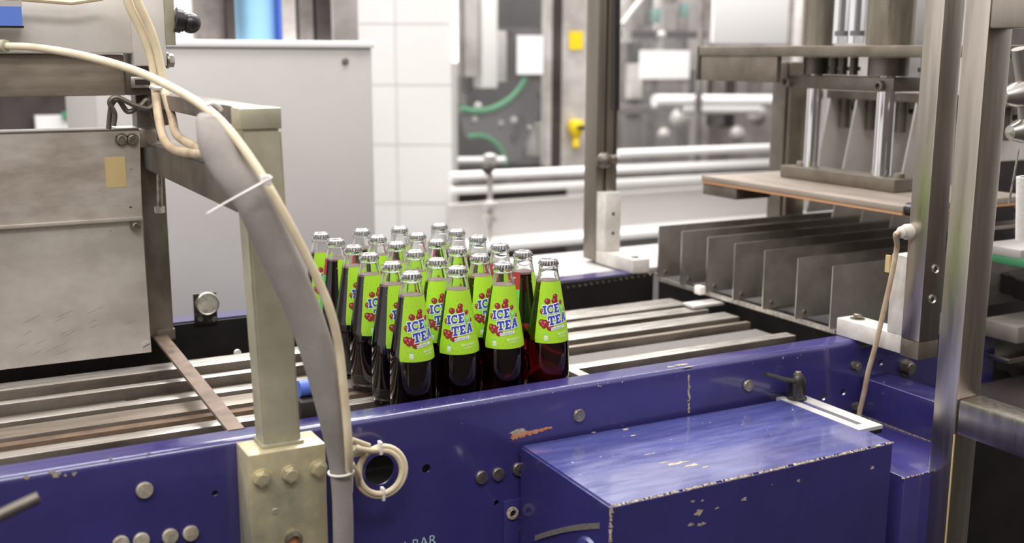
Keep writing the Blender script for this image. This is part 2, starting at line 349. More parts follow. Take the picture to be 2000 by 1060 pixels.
for px, py, r in ((108, 929, .004), (145, 925, .003), (100, 922, .004), (116, 924, .0025), (52, 932, .004), (128, 928, .002), (216, 895, .0025), (290, 885, .002), (1330, 712, .006), (1310, 716, .004), (1345, 716, .004)):
    q = at(px, py, 2, ZT) if py < 720 else at(px, py, 1, YO-.0)
    if py < 720: blob(bm := nb(), q, X, Y_, r*2, r*.6, Z, 10)
    else: blob(bm := nb(), q, X, Z, r, r*.7, NY, 9)
    part('paint_chip', bm, 'chip', conv)
# hand-written mark low on the rail
def text_bm(txt, size, font_off=0., shear=0., space=1.):
    cu = bpy.data.curves.new('t', 'FONT'); cu.body = txt; cu.size = size; cu.offset = font_off; cu.shear = shear; cu.resolution_u = 2; cu.space_character = space
    o = bpy.data.objects.new('t', cu); COL.objects.link(o); bpy.context.view_layer.update()
    me = bpy.data.meshes.new_from_object(o.evaluated_get(bpy.context.evaluated_depsgraph_get()))
    bpy.data.objects.remove(o); bpy.data.curves.remove(cu)
    bm = nb(); bm.from_mesh(me); bpy.data.meshes.remove(me); return bm
tb = text_bm('6 BAR', .021); o0 = at(783, 1078, 1, YO-.0004)
for v in tb.verts: v.co = Vector((o0.x+v.co.x*1.0, YO-.0005, o0.z+v.co.y+v.co.x*.02))
part('painted_writing', tb, 'chalk', conv, 'hand-painted pale writing 6 BAR')
# small bracket strip with hollow bolt
bm = nb(); a = at(985, 1020, 1, YO-.004); b = at(1016, 1020, 1, YO-.004); t = at(1000, 977, 1, YO-.004); bx(bm, a.x, b.x+.006, YO-.004, YO, -.3, t.z, .0006)
part('bracket_strip', bm, 'blue', conv)
p = at(1000, 1001, 1, YO-.004); bm = nb(); lathe(bm, [(.0095, 0), (.0095, .003), (.0052, .004), (.005, .0)], p, 18, axis=NY); part('hollow_bolt', bm, 'chip', conv)
part('hollow_bolt_bore', cyl(nb(), p, p+NY*.0012, .0052, 14), 'black', conv)
# steel lever low left
bm = tube(nb(), [at(-60, 1035, 1, -.3), at(30, 992, 1, -.3), at(76, 971, 1, -.3)], .0062, 12)
one('steel_lever', bm, 'dark', 'round dark steel lever poking in at the lower left, before the blue rail', 'lever')

# ------------------------------------------------------------------ blue drive cover
dc = thing('drive_cover', 'big blue sheet-metal box cover with chipped edges in front of the rail', 'cover', (.37, -.22, -.62))
C4 = [(.1224, -.337), (.6215, -.333), (.6445, -.0995), (.1285, -.0895)]; zt = -.04
bm = nb(); v = hexa(bm, [(x, y, -.62) for x, y in C4]+[(x, y, zt) for x, y in C4])
es = [e for e in bm.edges if any(abs(q.co.z-zt) < 1e-6 for q in e.verts)]
bmesh.ops.bevel(bm, geom=es, offset=.003, segments=3, affect='EDGES')
for f in bm.faces:
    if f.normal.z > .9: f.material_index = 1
    if f.calc_area() < .003: f.smooth = True
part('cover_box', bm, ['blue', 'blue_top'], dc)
def edge_wear(p0, p1, n1, n2, w, parent, dens=1.):
    p0, p1 = Vector(p0), Vector(p1); L = (p1-p0).length; n = int(L/.0024*dens); bm = nb(); d = (p1-p0).normalized(); mid = (n1+n2).normalized()
    for i in range(n):
        if math.sin(i*.5)+math.sin(i*.23+1)+random.uniform(-1, 1) < -.9: continue
        t = random.random() if dens < 1 else (i+.5)/n
        c = p0+(p1-p0)*t - mid*.0010
        h = .0024*random.uniform(.4, 1.3)*.6; a = w*random.uniform(.1, 1.2)*(1.6 if random.random() < .08 else 1); b_ = w*random.uniform(.3, 1.2)
        prism(bm, [c-n2*a+n1*.0009-d*h, c+mid*.0002-d*h*.8, c-n1*b_+n2*.0009-d*h*.6], d*h*2)
    return part('worn_edge', bm, 'chip', parent, 'paint worn off along the edge', 'stuff')
P = [Vector((x, y, zt)) for x, y in C4]
edge_wear(P[0], P[1], Z, NY, .0018, dc)
edge_wear(P[0], P[0]+Vector((0, 0, -.2)), NY, NX, .0022, dc)
edge_wear(P[3], P[3]+Vector((0, 0, -.13)), NY*-1, NX, .002, dc, .25)
for px, py, ru, rv in ((1320, 905, .019, .0042), (1350, 908, .014, .0035), (1296, 903, .008, .002), (1270, 886, .012, .0012), (1380, 911, .008, .002), (1160, 844, .003, .002), (1222, 838, .006, .003), (1237, 850, .005, .002)):
    bm = nb(); blob(bm, at(px, py, 2, zt), X, Y_, ru, rv, Z, 14, .45, .0002); part('paint_chip', bm, 'chip', dc)
for k in range(36):
    q = at(random.uniform(1150, 1690), random.uniform(800, 930), 2, zt)
    if .14 < q.x < .61 and -.32 < q.y < -.11:
        bm = nb(); blob(bm, q, X, Y_, random.uniform(.0007, .002), .0008, Z, 6, .4, .0002); part('paint_chip', bm, 'chip', dc)
for px, py, ru, rv in ((1365, 1001, .006, .004), (1368, 1024, .007, .0025), (1350, 1024, .004, .002), (1353, 979, .0025, .002), (1453, 975, .004, .003), (1560, 938, .003, .002), (1704, 913, .005, .0022), (1400, 992, .003, .0012), (1508, 946, .0015, .001), (1372, 977, .002, .0012)):
    q = at(px, py, 1, -.335); q = at(px, py, 1, -.337+.004*(q.x-.1224)/.4991); bm = nb(); blob(bm, q, X, Z, ru, rv, NY, 12, .5, .0003); part('paint_chip', bm, 'chip', dc)
# air slot and handle recess on the left side of the cover
def sidept(px, py): return at(px, py, 0, .1235)
a, b = sidept(1046, 1050), sidept(1172, 1026)
bm = nb(); n = 12
for k in range(n):
    t0, t1 = k/n, (k+1)/n
    q0, q1 = a.lerp(b, t0), a.lerp(b, t1); q0 = q0+Z*(.004*math.sin(PI*t0)); q1 = q1+Z*(.004*math.sin(PI*t1))
    hexa(bm, [q0+Vector((-.0012, 0, -.004)), q1+Vector((-.0012, 0, -.004)), q1+Vector((.001, 0, -.004)), q0+Vector((.001, 0, -.004)), q0+Vector((-.0012, 0, .004)), q1+Vector((-.0012, 0, .004)), q1+Vector((.001, 0, .004)), q0+Vector((.001, 0, .004))])
part('mesh_vent', bm, 'belt', dc, 'grey curved mesh strip on the side')
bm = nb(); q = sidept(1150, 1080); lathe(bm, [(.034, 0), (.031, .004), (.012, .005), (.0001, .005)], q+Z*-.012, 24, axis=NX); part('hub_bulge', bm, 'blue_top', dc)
# low blue platform and right hand block behind it
lp = thing('blue_ledge', 'low blue ledge right of the big blue box', 'machine base', (.8, -.2, -.62))
part('ledge_box', bx(nb(), .6475, .87, -.335, -.0875, -.62, -.1, .002), 'blue', lp)
edge_wear((.625, -.335, -.1), (.72, -.335, -.1), Z, NY, .001, lp, .6)
rb = thing('gear_housing', 'blue box housing on the ledge, beside the upright stainless post', 'housing', (.95, -.17, -.099))
part('edge_highlight', cyl(nb(), (.8095, -.1, -.0333), (.8095, -.258, -.0333), .0011, 8), 'lblue2', rb, 'pale strip painted as the edge highlight')  # highlight along the housing edge, painted as a thin pale strip
part('housing_box', bx(nb(), .808, .87, -.26, -.0875, -.0995, -.032, .002), 'blue', rb)
bm = nb()
for k in range(60):
    c = Vector((.808+random.uniform(-.0015, 0), -.09-.17*k/60, -.0995)); blob(bm, c, X, Y_, .001, .0014, Z, 6, .5, .0006)
part('weld_seam', bm, 'chip', rb, 'pale sealing seam along the foot', 'stuff')
# slotted steel plate and clamp lever
sl = thing('slotted_plate', 'bright slotted steel adjusting plate right behind the blue box', 'plate', (.69, -.16, -.045))
q0 = at(1571, 770, 2, -.04); q1 = at(1721, 831, 2, -.04); q2 = at(1690, 838, 2, -.04)
xr = (q0.x+q1.x)/2; y1_, y0_ = -.0875, q1.y
xw = xr; xl = xr-.05
bm = nb(); sw0, sw1 = xw-.034, xw-.023
bx(bm, sw1, xw, y0_, y1_, -.045, -.0395); bx(bm, xl, sw0, y0_, y1_, -.045, -.0395); bx(bm, sw0, sw1, y0_, y0_+.02, -.045, -.0395)
part('slot_frame', bm, 'cabinet', sl)
part('slot_bottom', bx(nb(), xl, xw, y0_+.001, y1_, -.052, -.0453), 'black', sl)
lv = thing('clamp_lever', 'black plastic clamping lever on the slotted plate', 'lever', at(1556, 780, 2, -.04))
c = at(1556, 778, 2, -.0395)
part('hub', lathe(nb(), [(.0165, -.001), (.0165, .003), (.0135, .005), (.0145, .022), (.0135, .034), (.009, .041), (.0001, .041)], c, 24), 'blackpl', lv)
tip = at(1494, 731, 1, c.y-.012)
bm = tube(nb(), spline([c+Z*.029, c+(tip-c)*.35+Z*.018, c+(tip-c)*.75+Z*.008, tip], 4), [.009]+[.0075]*4+[.006]*4+[.0055]*4, 12, flat=.6)
part('grip', bm, 'blackpl', lv)
bm = nb(); hexbolt(bm, c+Z*.041, Z, .006, .004); part('screw', bm, 'bolt', lv)

# ------------------------------------------------------------------ portal frame on the left
pf = thing('support_frame', 'galvanised square-tube frame bridging the conveyor, its post before the grey sleeve', 'frame', (-.235, -.11, -.12))
bm = bx(nb(), -.2812, -.1822, -.143, -.0865, -.16, .033, .0015)
part('clamp_block', bm, 'zinc', pf, 'yellowish zinc block bolted to the blue rail')
yb = -.143
for px, py in ((510, 933), (567, 925), (622, 914)):
    bm = nb(); hexbolt(bm, at(px, py, 1, yb), NY, .0098, .006); part('bolt', bm, 'zinc', pf)
bm = nb(); p = at(572, 1052, 1, yb); lathe(bm, [(.011, 0), (.011, .006), (.007, .0075), (.0062, .002)], p, 20, axis=NY); part('socket', bm, 'bolt', pf)
part('socket_core', cyl(nb(), p, p+NY*.0022, .0064, 16), 'rust', pf)
bm = nb(); p = at(538, 999, 1, yb); lathe(bm, [(.0048, 0), (.004, .0006), (.0001, .0005)], p, 14, axis=NY); part('dimple', bm, 'galv', pf)
yf, yk = -.127, -.086
bm = nb(); v = hexa(bm, [(-.256, yf, .033), (-.2085, yf, .033), (-.2085, yk, .033), (-.256, yk, .033), (-.2685, yf, .428), (-.2195, yf, .428), (-.2195, yk, .428), (-.2685, yk, .428)])
bmesh.ops.bevel(bm, geom=list(bm.edges), offset=.003, segments=2, affect='EDGES'); part('post', bm, 'galv', pf)
bm = bx(nb(), -.2690, -.2192, yf-.0005, yk, .4285, .4535, .0015); part('post_corner', bm, 'galv', pf)
bm = bx(nb(), -.259, -.2055, yf-.003, yk, .033, .0375, .001); part('weld_collar', bm, 'galv', pf)
xa0, xa1 = -.268, -.222
zb_ = at(463, 400, 0, xa0).z
ztp = at(455, 350, 0, xa0).z
q = at(300, 325, 0, xa0); q2 = at(285, 290, 0, xa0)
print('ARM', zb_, ztp, q, q2, at(340, 197, 0, xa0), at(430, 215, 0, xa0))
part('lower_arm', bx(nb(), xa0, xa1, yk+.0005, .50, .3255, .372, .002), 'dark', pf)
part('upper_arm', bx(nb(), xa0+.008, xa1, yk+.0005, .50, .430, .4533, .002), 'dark', pf)
part('rear_post', bx(nb(), -.275, -.2345, .501, .545, .036, .4533, .002), 'dark', pf)

# ------------------------------------------------------------------ pusher unit on the far left
YP = .45
pu = thing('pusher_unit', 'stainless clad pusher unit filling the left side above the slats', 'machine', (-.55, .47, .0))
def zt_at(px, py, Y=YP): return at(px, py, 1, Y)
x_top = zt_at(272, 340).x; x_bot = zt_at(297, 687).x
bm = nb(); zA, zB, zC = .3925, .2512, .0219
hexa(bm, [(-.9, YP, zC), (x_bot-.001, YP, zC), (x_bot-.001, YP+.05, zC), (-.9, YP+.05, zC), (-.9, YP, zB), (-.2855, YP, zB), (-.2855, YP+.05, zB), (-.9, YP+.05, zB)])
part('lower_panel', bm, 'plate', pu, 'large scratched pale lower panel')
bm = nb(); hexa(bm, [(-.9, YP-.004, zB-.001), (-.2862, YP-.004, zB-.001), (-.2862, YP+.05, zB-.001), (-.9, YP+.05, zB-.001), (-.9, YP-.004, zA), (-.2812, YP-.004, zA), (-.2812, YP+.05, zA), (-.9, YP+.05, zA)])
part('upper_panel', bm, 'plate2', pu, 'stained upper panel')
bm = bx(nb(), -.9, -.2855, YP-.009, YP-.004, zB-.004, zB+.002, .001); part('lip', bm, 'plate2', pu)
part('top_strip', bx(nb(), -.9, -.283, YP-.003, YP+.07, zA, zA+.003), 'dark', pu)
bm = bx(nb(), at(228, 260, 1, YP).x, -.2815, YP-.002, YP+.06, zA+.0031, zA+.0045); part('bracket_plate', bm, 'bright', pu)
bm = bx(nb(), -.2811, -.2545, YP+.0, YP+.05, .365, zA+.002, .001); part('end_bracket', bm, 'steel', pu)
for px, py, r in ((237, 272, .0088), (258, 272, .0088), (265, 441, .0075)):
    bm = nb(); hexbolt(bm, at(px, py, 1, YP-.004), NY, r, .006); part('bolt', bm, 'bolt', pu)
p = at(286, 674, 1, YP); bm = nb(); lathe(bm, [(.0075, 0), (.0072, .0012), (.0001, .0014)], p, 18, axis=NY); sc = part('slotted_screw', bm, 'plate', pu)
bm = nb(); d = Vector((1, 0, .45)).normalized(); n_ = Vector((-.45, 0, 1)).normalized()
prism(bm, [p+NY*.0013-d*.006-n_*.0006, p+NY*.0013+d*.006-n_*.0006, p+NY*.0013+d*.006+n_*.0006, p+NY*.0013-d*.006+n_*.0006], NY*.0003); part('screw_slot', bm, 'black', sc)
bm = pbox(206, 306, 246, 366, YP-.0045, .0005); part('yellow_reflection', bm, 'amber', pu, 'soft yellow reflection added as a flat patch')  # soft yellow reflection on the panel, put in as a coloured patch
# long light scratches
for k in range(26):
    q = at(random.uniform(20, 280), random.uniform(570, 700), 1, YP); l = random.uniform(.01, .035); a_ = random.uniform(.3, .5)
    dd = Vector((math.cos(a_), 0, math.sin(a_))); nn = Vector((-math.sin(a_), 0, math.cos(a_)))*.00022
    if q.x+l*.9 < x_bot-.004 and q.z < .1 and q.z > .03:
        bm = nb(); prism(bm, [q-nn, q+dd*l-nn, q+dd*l+nn, q+nn], NY*.0002); part('scratch', bm, 'bright', pu)
# threaded rod hanging beside the panel
tr = thing('threaded_rod', 'thin vertical threaded rod with end nut beside the pusher panel', 'rod', at(312, 418, 1, .44))
p0, p1 = at(310, 300, 1, .44), at(312, 408, 1, .44)
bm = cyl(nb(), p1, p0, .0048, 14); part('rod', bm, 'bolt', tr)
bm = nb(); cyl(bm, p1+Z*.004, p1-Z*.006, .0088, 6, smooth=False); part('nut', bm, 'bright', tr)

# upper carriage
uc = thing('gripper_carriage', 'stainless gripper carriage box over a dark beam at the upper left', 'machine', (-.5, .45, .44))
part('beam', pbox(-120, 106, 244, 189, YP, .09, .003), 'beam', uc, 'dark oily steel beam')
part('housing', pbox(-120, -60, 256, 104, YP-.02, .14, .003), 'palea', uc, 'pale box housing')
part('side_plate', pbox(257, -60, 322, 129, YP-.03, .10, .002), 'palea', uc)
bm = pbox(322, -60, 340, 88, YP-.035, .02, .001); part('flange', bm, 'galv', uc)
part('blue_sign', pbox(-60, 12, 43, 50, YP-.055, .004), 'sblue', uc, 'blue sign with grey top edge')
part('sign_rim', pbox(-60, 0, 43, 12, YP-.055, .004), 'cabinet', uc)
part('sign_backing', pbox(-60, 50, 47, 54, YP-.054, .03), 'rubber', uc)
part('lower_clamp', pbox(246, 130, 322, 186, YP-.01, .08, .003), 'dark', uc)
part('latch', pbox(256, 150, 300, 172, YP-.018, .008, .001), 'bright', uc)
part('latch_inset', pbox(264, 155, 300, 166, YP-.019, .001), 'rubber', uc)
for py in (118, ): 
    bm = nb(); hexbolt(bm, at(326, py, 1, YP-.02), X, .011, .008); part('bolt', bm, 'bolt', uc)
kn = thing('ball_knob', 'shiny black ball knob on a dark collar, upper left', 'knob', at(375, 60, 1, YP-.03))
c = at(341, 38, 1, YP-.03); e = at(372, 45, 1, YP-.03)
part('collar', cyl(cyl(nb(), c, c.lerp(e, .42), .0195, 24), c.lerp(e, .42), c.lerp(e, .6), .0165, 24), 'blackpl', kn)
bm = nb(); bmesh.ops.create_uvsphere(bm, u_segments=24, v_segments=16, radius=.0165, matrix=Matrix.Translation(e))
for f in bm.faces: f.smooth = True
part('ball', bm, 'blackpl', kn)

# hoses of the carriage
def path(pts, rad_px, name_pts=8): 
    P = [at(x, y, 1, Yv) for x, y, Yv in pts]; return spline(P, name_pts)
h1 = thing('cream_hose', 'long cream hose arching from upper left down along the grey sleeve', 'hose', at(684, 900, 1, -.2))
pp = path([(-60, 88, .40), (0, 90, .36), (60, 92, .30), (150, 106, .2), (250, 133, .1), (330, 168, 0), (400, 210, -.1), (448, 255, -.15), (500, 325, -.18), (545, 400, -.2), (588, 480, -.205), (620, 545, -.205), (646, 610, -.205), (662, 680, -.2), (670, 750, -.2), (676, 810, -.2), (680, 860, -.2), (682, 905, -.19), (681, 960, -.16)], 9)
part('tube', tube(nb(), pp, .0053, 14), 'cream', h1)
part('fitting', tube(nb(), [at(-30, 88, 1, .38), at(12, 90, 1, .345)], .009, 12), 'galv', h1)
# thinner hoses hanging down in front of the carriage
for k, (lab, pts, r, m_) in enumerate((
  ('left of two dirty hoses hanging from the carriage to the lower arm', [(238, -50, .36), (250, 5, .36), (276, 60, .36), (297, 120, .36), (304, 180, .35), (310, 230, .32), (320, 270, .27), (340, 292, .22), (380, 300, .12), (412, 298, .0), (424, 280, -.12)], .0068, 'creamd'),
  ('right of two dirty hoses hanging from the carriage to the lower arm', [(256, -50, .35), (268, 0, .35), (295, 60, .35), (312, 120, .35), (322, 180, .34), (335, 225, .31), (345, 262, .26), (375, 283, .16), (398, 292, .08), (416, 280, -.02), (420, 262, -.11)], .0066, 'creamd'))):
    bm = tube(nb(), path(pts, 8), r, 12)
    for f in bm.faces:
        if f.calc_center_median().z < .455: f.material_index = 1
    one('air_hose', bm, ['cream', m_], lab, 'hose', None)
bm = tube(nb(), spline([at(x, y, 1, .34) for x, y in ((293, 168), (305, 172), (325, 170))], 4), .0035, 8); one('cable_tie', bm, 'tie', 'white cable tie around the two dirty hanging hoses', 'cable tie')
bm = tube(nb(), spline([at(x, y, 1, .42) for x, y in ((212, 252), (218, 205), (232, 196), (250, 218), (275, 206), (288, 196), (300, 225), (310, 250))], 6), .0042, 8)
one('slack_cable', bm, 'dark', 'slack brown cable looping under the carriage beam', 'cable')
bm = tube(nb(), [at(60-60, -6, 1, .4), at(140, 5, 1, .4), at(200, -4, 1, .4)], .004, 8); one('upper_hose', bm, 'cream', 'thin cream hose crossing the very top left edge', 'hose')

bm = tube(nb(), spline([at(x, y, 1, .41) for x, y in ((222, 246), (224, 222), (214, 200), (228, 190), (262, 205), (290, 212), (306, 200), (318, 214), (326, 244))], 6), .004, 8)
one('slack_cable', bm, 'dark', 'second slack brown cable crossing in front of the first under the beam', 'cable')
# grey braided sleeve
sv = thing('braided_sleeve', 'thick grey braided cable sleeve running down before the galvanised post', 'cable sleeve', at(668, 1060, 1, -.2))
rows = [(398, 228, -.10, 14), (410, 245, -.13, 27), (425, 285, -.15, 37), (448, 330, -.165, 36), (482, 375, -.175, 36), (508, 420, -.18, 37), (545, 500, -.18, 38), (590, 600, -.18, 36), (624, 700, -.18, 35), (648, 800, -.18, 31), (662, 880, -.175, 26), (667, 945, -.175, 22), (670, 1010, -.175, 22), (671, 1100, -.175, 22)]
P_ = spline([at(x, y, 1, Yv) for x, y, Yv, r in rows], 8); rr = spline([(r, 0, 0) for *_, r in rows], 8)
rad = [r.x*m_per_px(p) for r, p in zip(rr, P_)]
part('sleeve', tube(nb(), P_, rad, 28, flat=.7), 'sleeve', sv)
def ring_around(i, extra, r, mname, nm, parent):
    p = P_[i]; t = (P_[i+1]-P_[i-1]).normalized(); u, v = frame_of(t); R_ = rad[i]+extra
    # follow the flattened section: build in the plane facing the camera
    side = t.cross(FW).normalized(); dep = t.cross(side).normalized()
    pts = [p+side*math.cos(a)*R_+dep*math.sin(a)*R_ for a in [2*PI*k/24 for k in range(25)]]
    return part(nm, tube(nb(), pts, r, 8), mname, parent)
ring_around(8*11-3, .0004, .0016, 'tie', 'clip_ring', sv)
# long tie with a free tail
tail = [at(x, y, 1, -.215) for x, y in ((404, 417), (440, 396), (480, 374), (515, 355), (532, 346))]
zt_ = thing('long_cable_tie', 'white cable tie with a long free tail across the grey sleeve', 'cable tie', tail[0])
part('tail', tube(nb(), spline(tail, 4), [.0011+.0010*min(1, i/10) for i in range(17)], 8, flat=.6), 'tie', zt_)
q = at(520, 352, 1, -.212); part('head', bx(nb(), q.x-.006, q.x+.005, q.y-.004, q.y+.004, q.z-.006, q.z+.006, .001), 'tie', zt_)
q = at(413, 208, 1, -.125); bm = tube(nb(), spline([q+Vector((-.007, -.006, .002)), q+Vector((0, -.008, .004)), q+Vector((.007, -.006, 0)), q+Vector((.010, -.004, -.004))], 5), .0025, 8); one('knotted_tie', bm, 'tie', 'white tie end where the cream hose meets the top of the grey sleeve', 'cable tie')

# coiled hose
YC = -.12
cc = at(744, 919, 1, YC); s_ = m_per_px(cc)
hc = thing('coiled_hose', 'small coil of cream hose tied in two loops on the blue rail', 'hose', cc-Z*.04)
pts = [at(686, 905, 1, -.16), at(700, 930, 1, -.14)]
for k in range(55):
    a = PI*1.12+2*PI*k/32*1.0; Rr = (50 if k < 33 else 41)*s_; 
    Rr = (50-9*min(1, max(0, (k-14)/34)))*s_
    pts.append(cc+X*math.cos(a)*Rr+Z*math.sin(a)*Rr+NY*(.004*math.sin(k*.2)+.004*k/66))
pts += [at(722, 880, 1, -.135), at(690, 874, 1, -.15)]
part('loops', tube(nb(), pts, .0041, 10), 'cream', hc)
for px, py in ((743, 873), (748, 963)):
    q = at(px, py, 1, YC-.006); part('tie', bx(nb(), q.x-.0022, q.x+.0022, q.y-.004, q.y+.006, q.z-.010, q.z+.008, .001), 'tie', hc)
q = at(704, 868, 1, -.13)
bm = tube(nb(), [at(686, 858, 1, -.15), at(720, 870, 1, -.13)], .0036, 10); part('spur', bm, 'cream', hc)
bm = tube(nb(), [at(690, 882, 1, -.12), at(712, 876, 1, -.12)], .0075, 12); part('brass_fitting', bm, 'galv', hc)
# sensor behind the sleeve
se = thing('proximity_sensor', 'small blue capped sensor on a black block beside the grey sleeve', 'sensor', at(598, 830, 1, -.03))
c = at(600, 757, 1, -.01); part('sensor_cap', cyl(nb(), c+X*-.012, c+X*.03, .0115, 20), 'dblue', se)
part('sensor_block', pbox(588, 782, 640, 834, -.035, .03, .003), 'rubber', se)
# reflector on far rail
re = thing('round_reflector', 'round white reflector on a small black bracket at the far rail', 'reflector', at(402, 632, 1, .57))
part('bracket', pbox(379, 572, 424, 634, .572, .005, .001), 'blackpl', re)
c = at(404, 592, 1, .571); part('rim', lathe(nb(), [(.0215, 0), (.0215, .006), (.0195, .0075), (.018, .006)], c, 32, axis=NY), 'bright', re)
part('face', lathe(nb(), [(.0185, .0), (.0185, .0055), (.0001, .0065)], c, 32, axis=NY), 'reflector', re)
for px in (391, 418):
    bm = nb(); disc_bolt(bm, at(px, 623, 1, .5715), NY, .0052); part('screw', bm, 'dark', re)

# ------------------------------------------------------------------ lane dividers
ld = thing('lane_divider_rack', 'row of upright steel lane divider plates behind the slats', 'divider rack', (.85, .3, .0))
XD = .85
DY = [.5753, .490, .4007, .313, .2226, .129, .038]
for i, y in enumerate(DY):
    bm = nb(); bx(bm, XD, 1.5, y-.0015, y+.0015, .0215, .1385)
    o = part('divider', bm, 'divider', ld)
    bm = nb(); bx(bm, XD-.0012, XD-.0001, y-.0013, y+.0013, .0215, .1387); bx(bm, XD-.0012, 1.5, y-.0013, y+.0013, .1386, .1396); part('bare_edge', bm, 'bright', o)
    bm = cyl(nb(), (XD+.02, y-.0015, .034), (XD+.02, y-.0045, .034), .0032, 12); part('rivet', bm, 'bright', o)
part('tie_bar', bx(nb(), XD+.004, XD+.012, .03, .58, .0135, .0212), 'slat', ld)
part('under_frame', bx(nb(), XD+.03, XD+.06, .03, .58, -.05, .010), 'black', ld)
bm = nb(); q = at(1367, 565, 1, .40); bx(bm, q.x-.008, q.x+.008, q.y-.01, q.y+.01, q.z-.010, q.z+.008, .002); part('plastic_stop', bm, 'tie', ld)
q = at(1395, 590, 1, .36); part('angle_piece', bx(nb(), q.x-.06, q.x+.02, q.y-.01, q.y+.03, q.z-.006, q.z, .001), 'cabinet', ld)

# ------------------------------------------------------------------ press unit
pr_ = thing('press_unit', 'press with twin cylinders and a pressing plate above the divider plates', 'press', (1.1, .3, .235))
bm = nb(); bx(bm, .95, 1.3, -.022, .558, .2385, .25, .001); part('pressing_plate', bm, 'ply', pr_, 'wide flat pressing plate')
part('plate_underlay', bx(nb(), .951, 1.299, -.021, .557, .2335, .2384), 'orange', pr_)
part('corner_lug', bx(nb(), .953, 1.05, .44, .556, .208, .2333, .002), 'dark', pr_)
part('plate_bracket', bx(nb(), 1.085, 1.145, .125, .452, .2505, .277, .002), 'old', pr_)
for y in (.418, .142):
    bm = nb(); hexbolt(bm, (1.115, y, .277), Z, .012, .007); part('bolt', bm, 'bolt', pr_)
rods = [(1.112, .385, .017), (1.112, .185, .019)]
for x, y, r in rods:
    part('piston_rod', cyl(nb(), (x, y, .2775), (x, y, .5), r, 32), 'chrome', pr_)
part('yoke_bar', bx(nb(), 1.07, 1.15, .13, .43, .447, .474, .002), 'dark', pr_)
for px, py in ((1541, 161), (1722, 168)):
    q = at(px, py, 0, 1.07); bm = nb(); lathe(bm, [(.011, 0), (.011, .011), (.006, .012), (.006, .004), (.0001, .004)], q, 20, axis=NX); part('socket_screw', bm, 'dark', pr_)
part('top_beam', bx(nb(), 1.03, 1.2, -.12, .685, .513, .535, .002), 'old', pr_)
part('beam_flange', bx(nb(), 1.032, 1.045, .42, .68, .458, .5128, .001), 'old', pr_)
part('beam_end', bx(nb(), 1.03, 1.12, .686, .695, .458, .535, .001), 'dark', pr_)
for (x, y, r), R_ in zip(rods, (.034, .046)):
    part('cylinder', cyl(nb(), (x, y, .536), (x, y, .80), R_, 36), 'cyl', pr_)
    part('gland', cyl(nb(), (x, y, .476), (x, y, .5125), R_*.86, 28), 'dark', pr_)
for y in (.285, .315, .1, .34, .06):
    part('valve_fitting', cyl(cyl(nb(), (1.12, y, .476), (1.12, y, .5125), .009, 12), (1.12, y, .485), (1.12, y, .493), .014, 12), 'dark', pr_)
for y in (.305, .262):
    part('filter_bowl', cyl(nb(), (1.1, y, .54), (1.1, y, .80), .018, 20), 'glassy', pr_)
    part('filter_stem', cyl(cyl(nb(), (1.1, y, .56), (1.1, y, .80), .004, 10), (1.1, y, .555), (1.1, y, .565), .012, 12), 'rubber', pr_)
part('corner_pin', cyl(nb(), (.965, -.0205, .2445), (.965, -.036, .2445), .012, 20), 'blackpl', pr_)
part('rear_plate', bx(nb(), 1.24, 1.30, .60, .612, .1, .50, .002), 'old', pr_)
part('rear_pillar', bx(nb(), 1.235, 1.30, .613, .66, -.1, .50, .002), 'dark', pr_)
# curved chute sheets behind the rods
ch = thing('chute_sheets', 'row of slanted grey guide sheets rising behind the piston rods', 'guide sheets', (1.42, .3, .14))
for i in range(6):
    y = DY[i]-.002; x0 = 1.345
    bm = nb(); pl = [(x0-.06, .142), (x0-.045, .2), (x0-.02, .33), (x0-.004, .415), (x0+.24, .415), (x0+.24, .142)]
    prism(bm, [(x, y, z) for x, z in pl], (0, .003, 0)); o = part('guide_sheet', bm, 'palea', ch)
    bm = nb(); cyl(bm, (x0+.035, y-.022, .402), (x0+.035, y-.001, .402), .013, 16); cyl(bm, (x0+.03, y-.016, .345), (x0+.03, y-.016, .43), .013, 14); cyl(bm, (x0+.072, y-.016, .390), (x0+.072, y-.001, .390), .006, 12); part('hinge_pin', bm, 'dark', ch)
part('sheet_rail', bx(nb(), 1.34, 1.6, .08, .585, .4155, .435), 'dark', ch)

# ------------------------------------------------------------------ guard frame posts at the conveyor
gp = thing('near_guard_post', 'upright stainless post with white L bracket on the near blue rail', 'post', (.8, -.2, .036))
part('post', bx(nb(), .779, .824, -.2285, -.1915, .0665, .85, .0015), 'steel', gp)
part('post_foot', bx(nb(), .779, .824, -.2285, -.1915, .037, .0662, .001), 'old', gp)
part('bracket_arm', bx(nb(), .788, .832, -.191, -.040, .0365, .0668, .0012), 'white', gp, 'white horizontal bracket arm')
part('bracket_upright', bx(nb(), .788, .828, -.191, -.153, .067, .198, .0012), 'white', gp, 'white upright bracket block')
p = Vector((.812, -.064, .0668)); bm = nb(); cyl(bm, p, p+Z*.0015, .0125, 24); hexbolt(bm, p+Z*.001, Z, .0075, .006, False); part('bolt', bm, 'bolt', gp)
for px, py in ((1827, 526), (1821, 585)):
    q = at(px, py, 1, -.2285); bm = nb(); lathe(bm, [(.0075, 0), (.0075, .002), (.0055, .0022), (.004, .0), (.0001, .0)], q, 20, axis=NY); part('socket_screw', bm, 'bright', gp)
cb = thing('sensor_cable', 'thin tan cable from a white gland on the post down past the bracket', 'cable', at(1677, 812, 0, .774))
q = at(1776, 452, 0, .779)
part('gland', lathe(nb(), [(.0125, 0), (.0125, .008), (.010, .012), (.0095, .019), (.005, .023)], q, 24, axis=NX, cap1=True), 'white', cb)
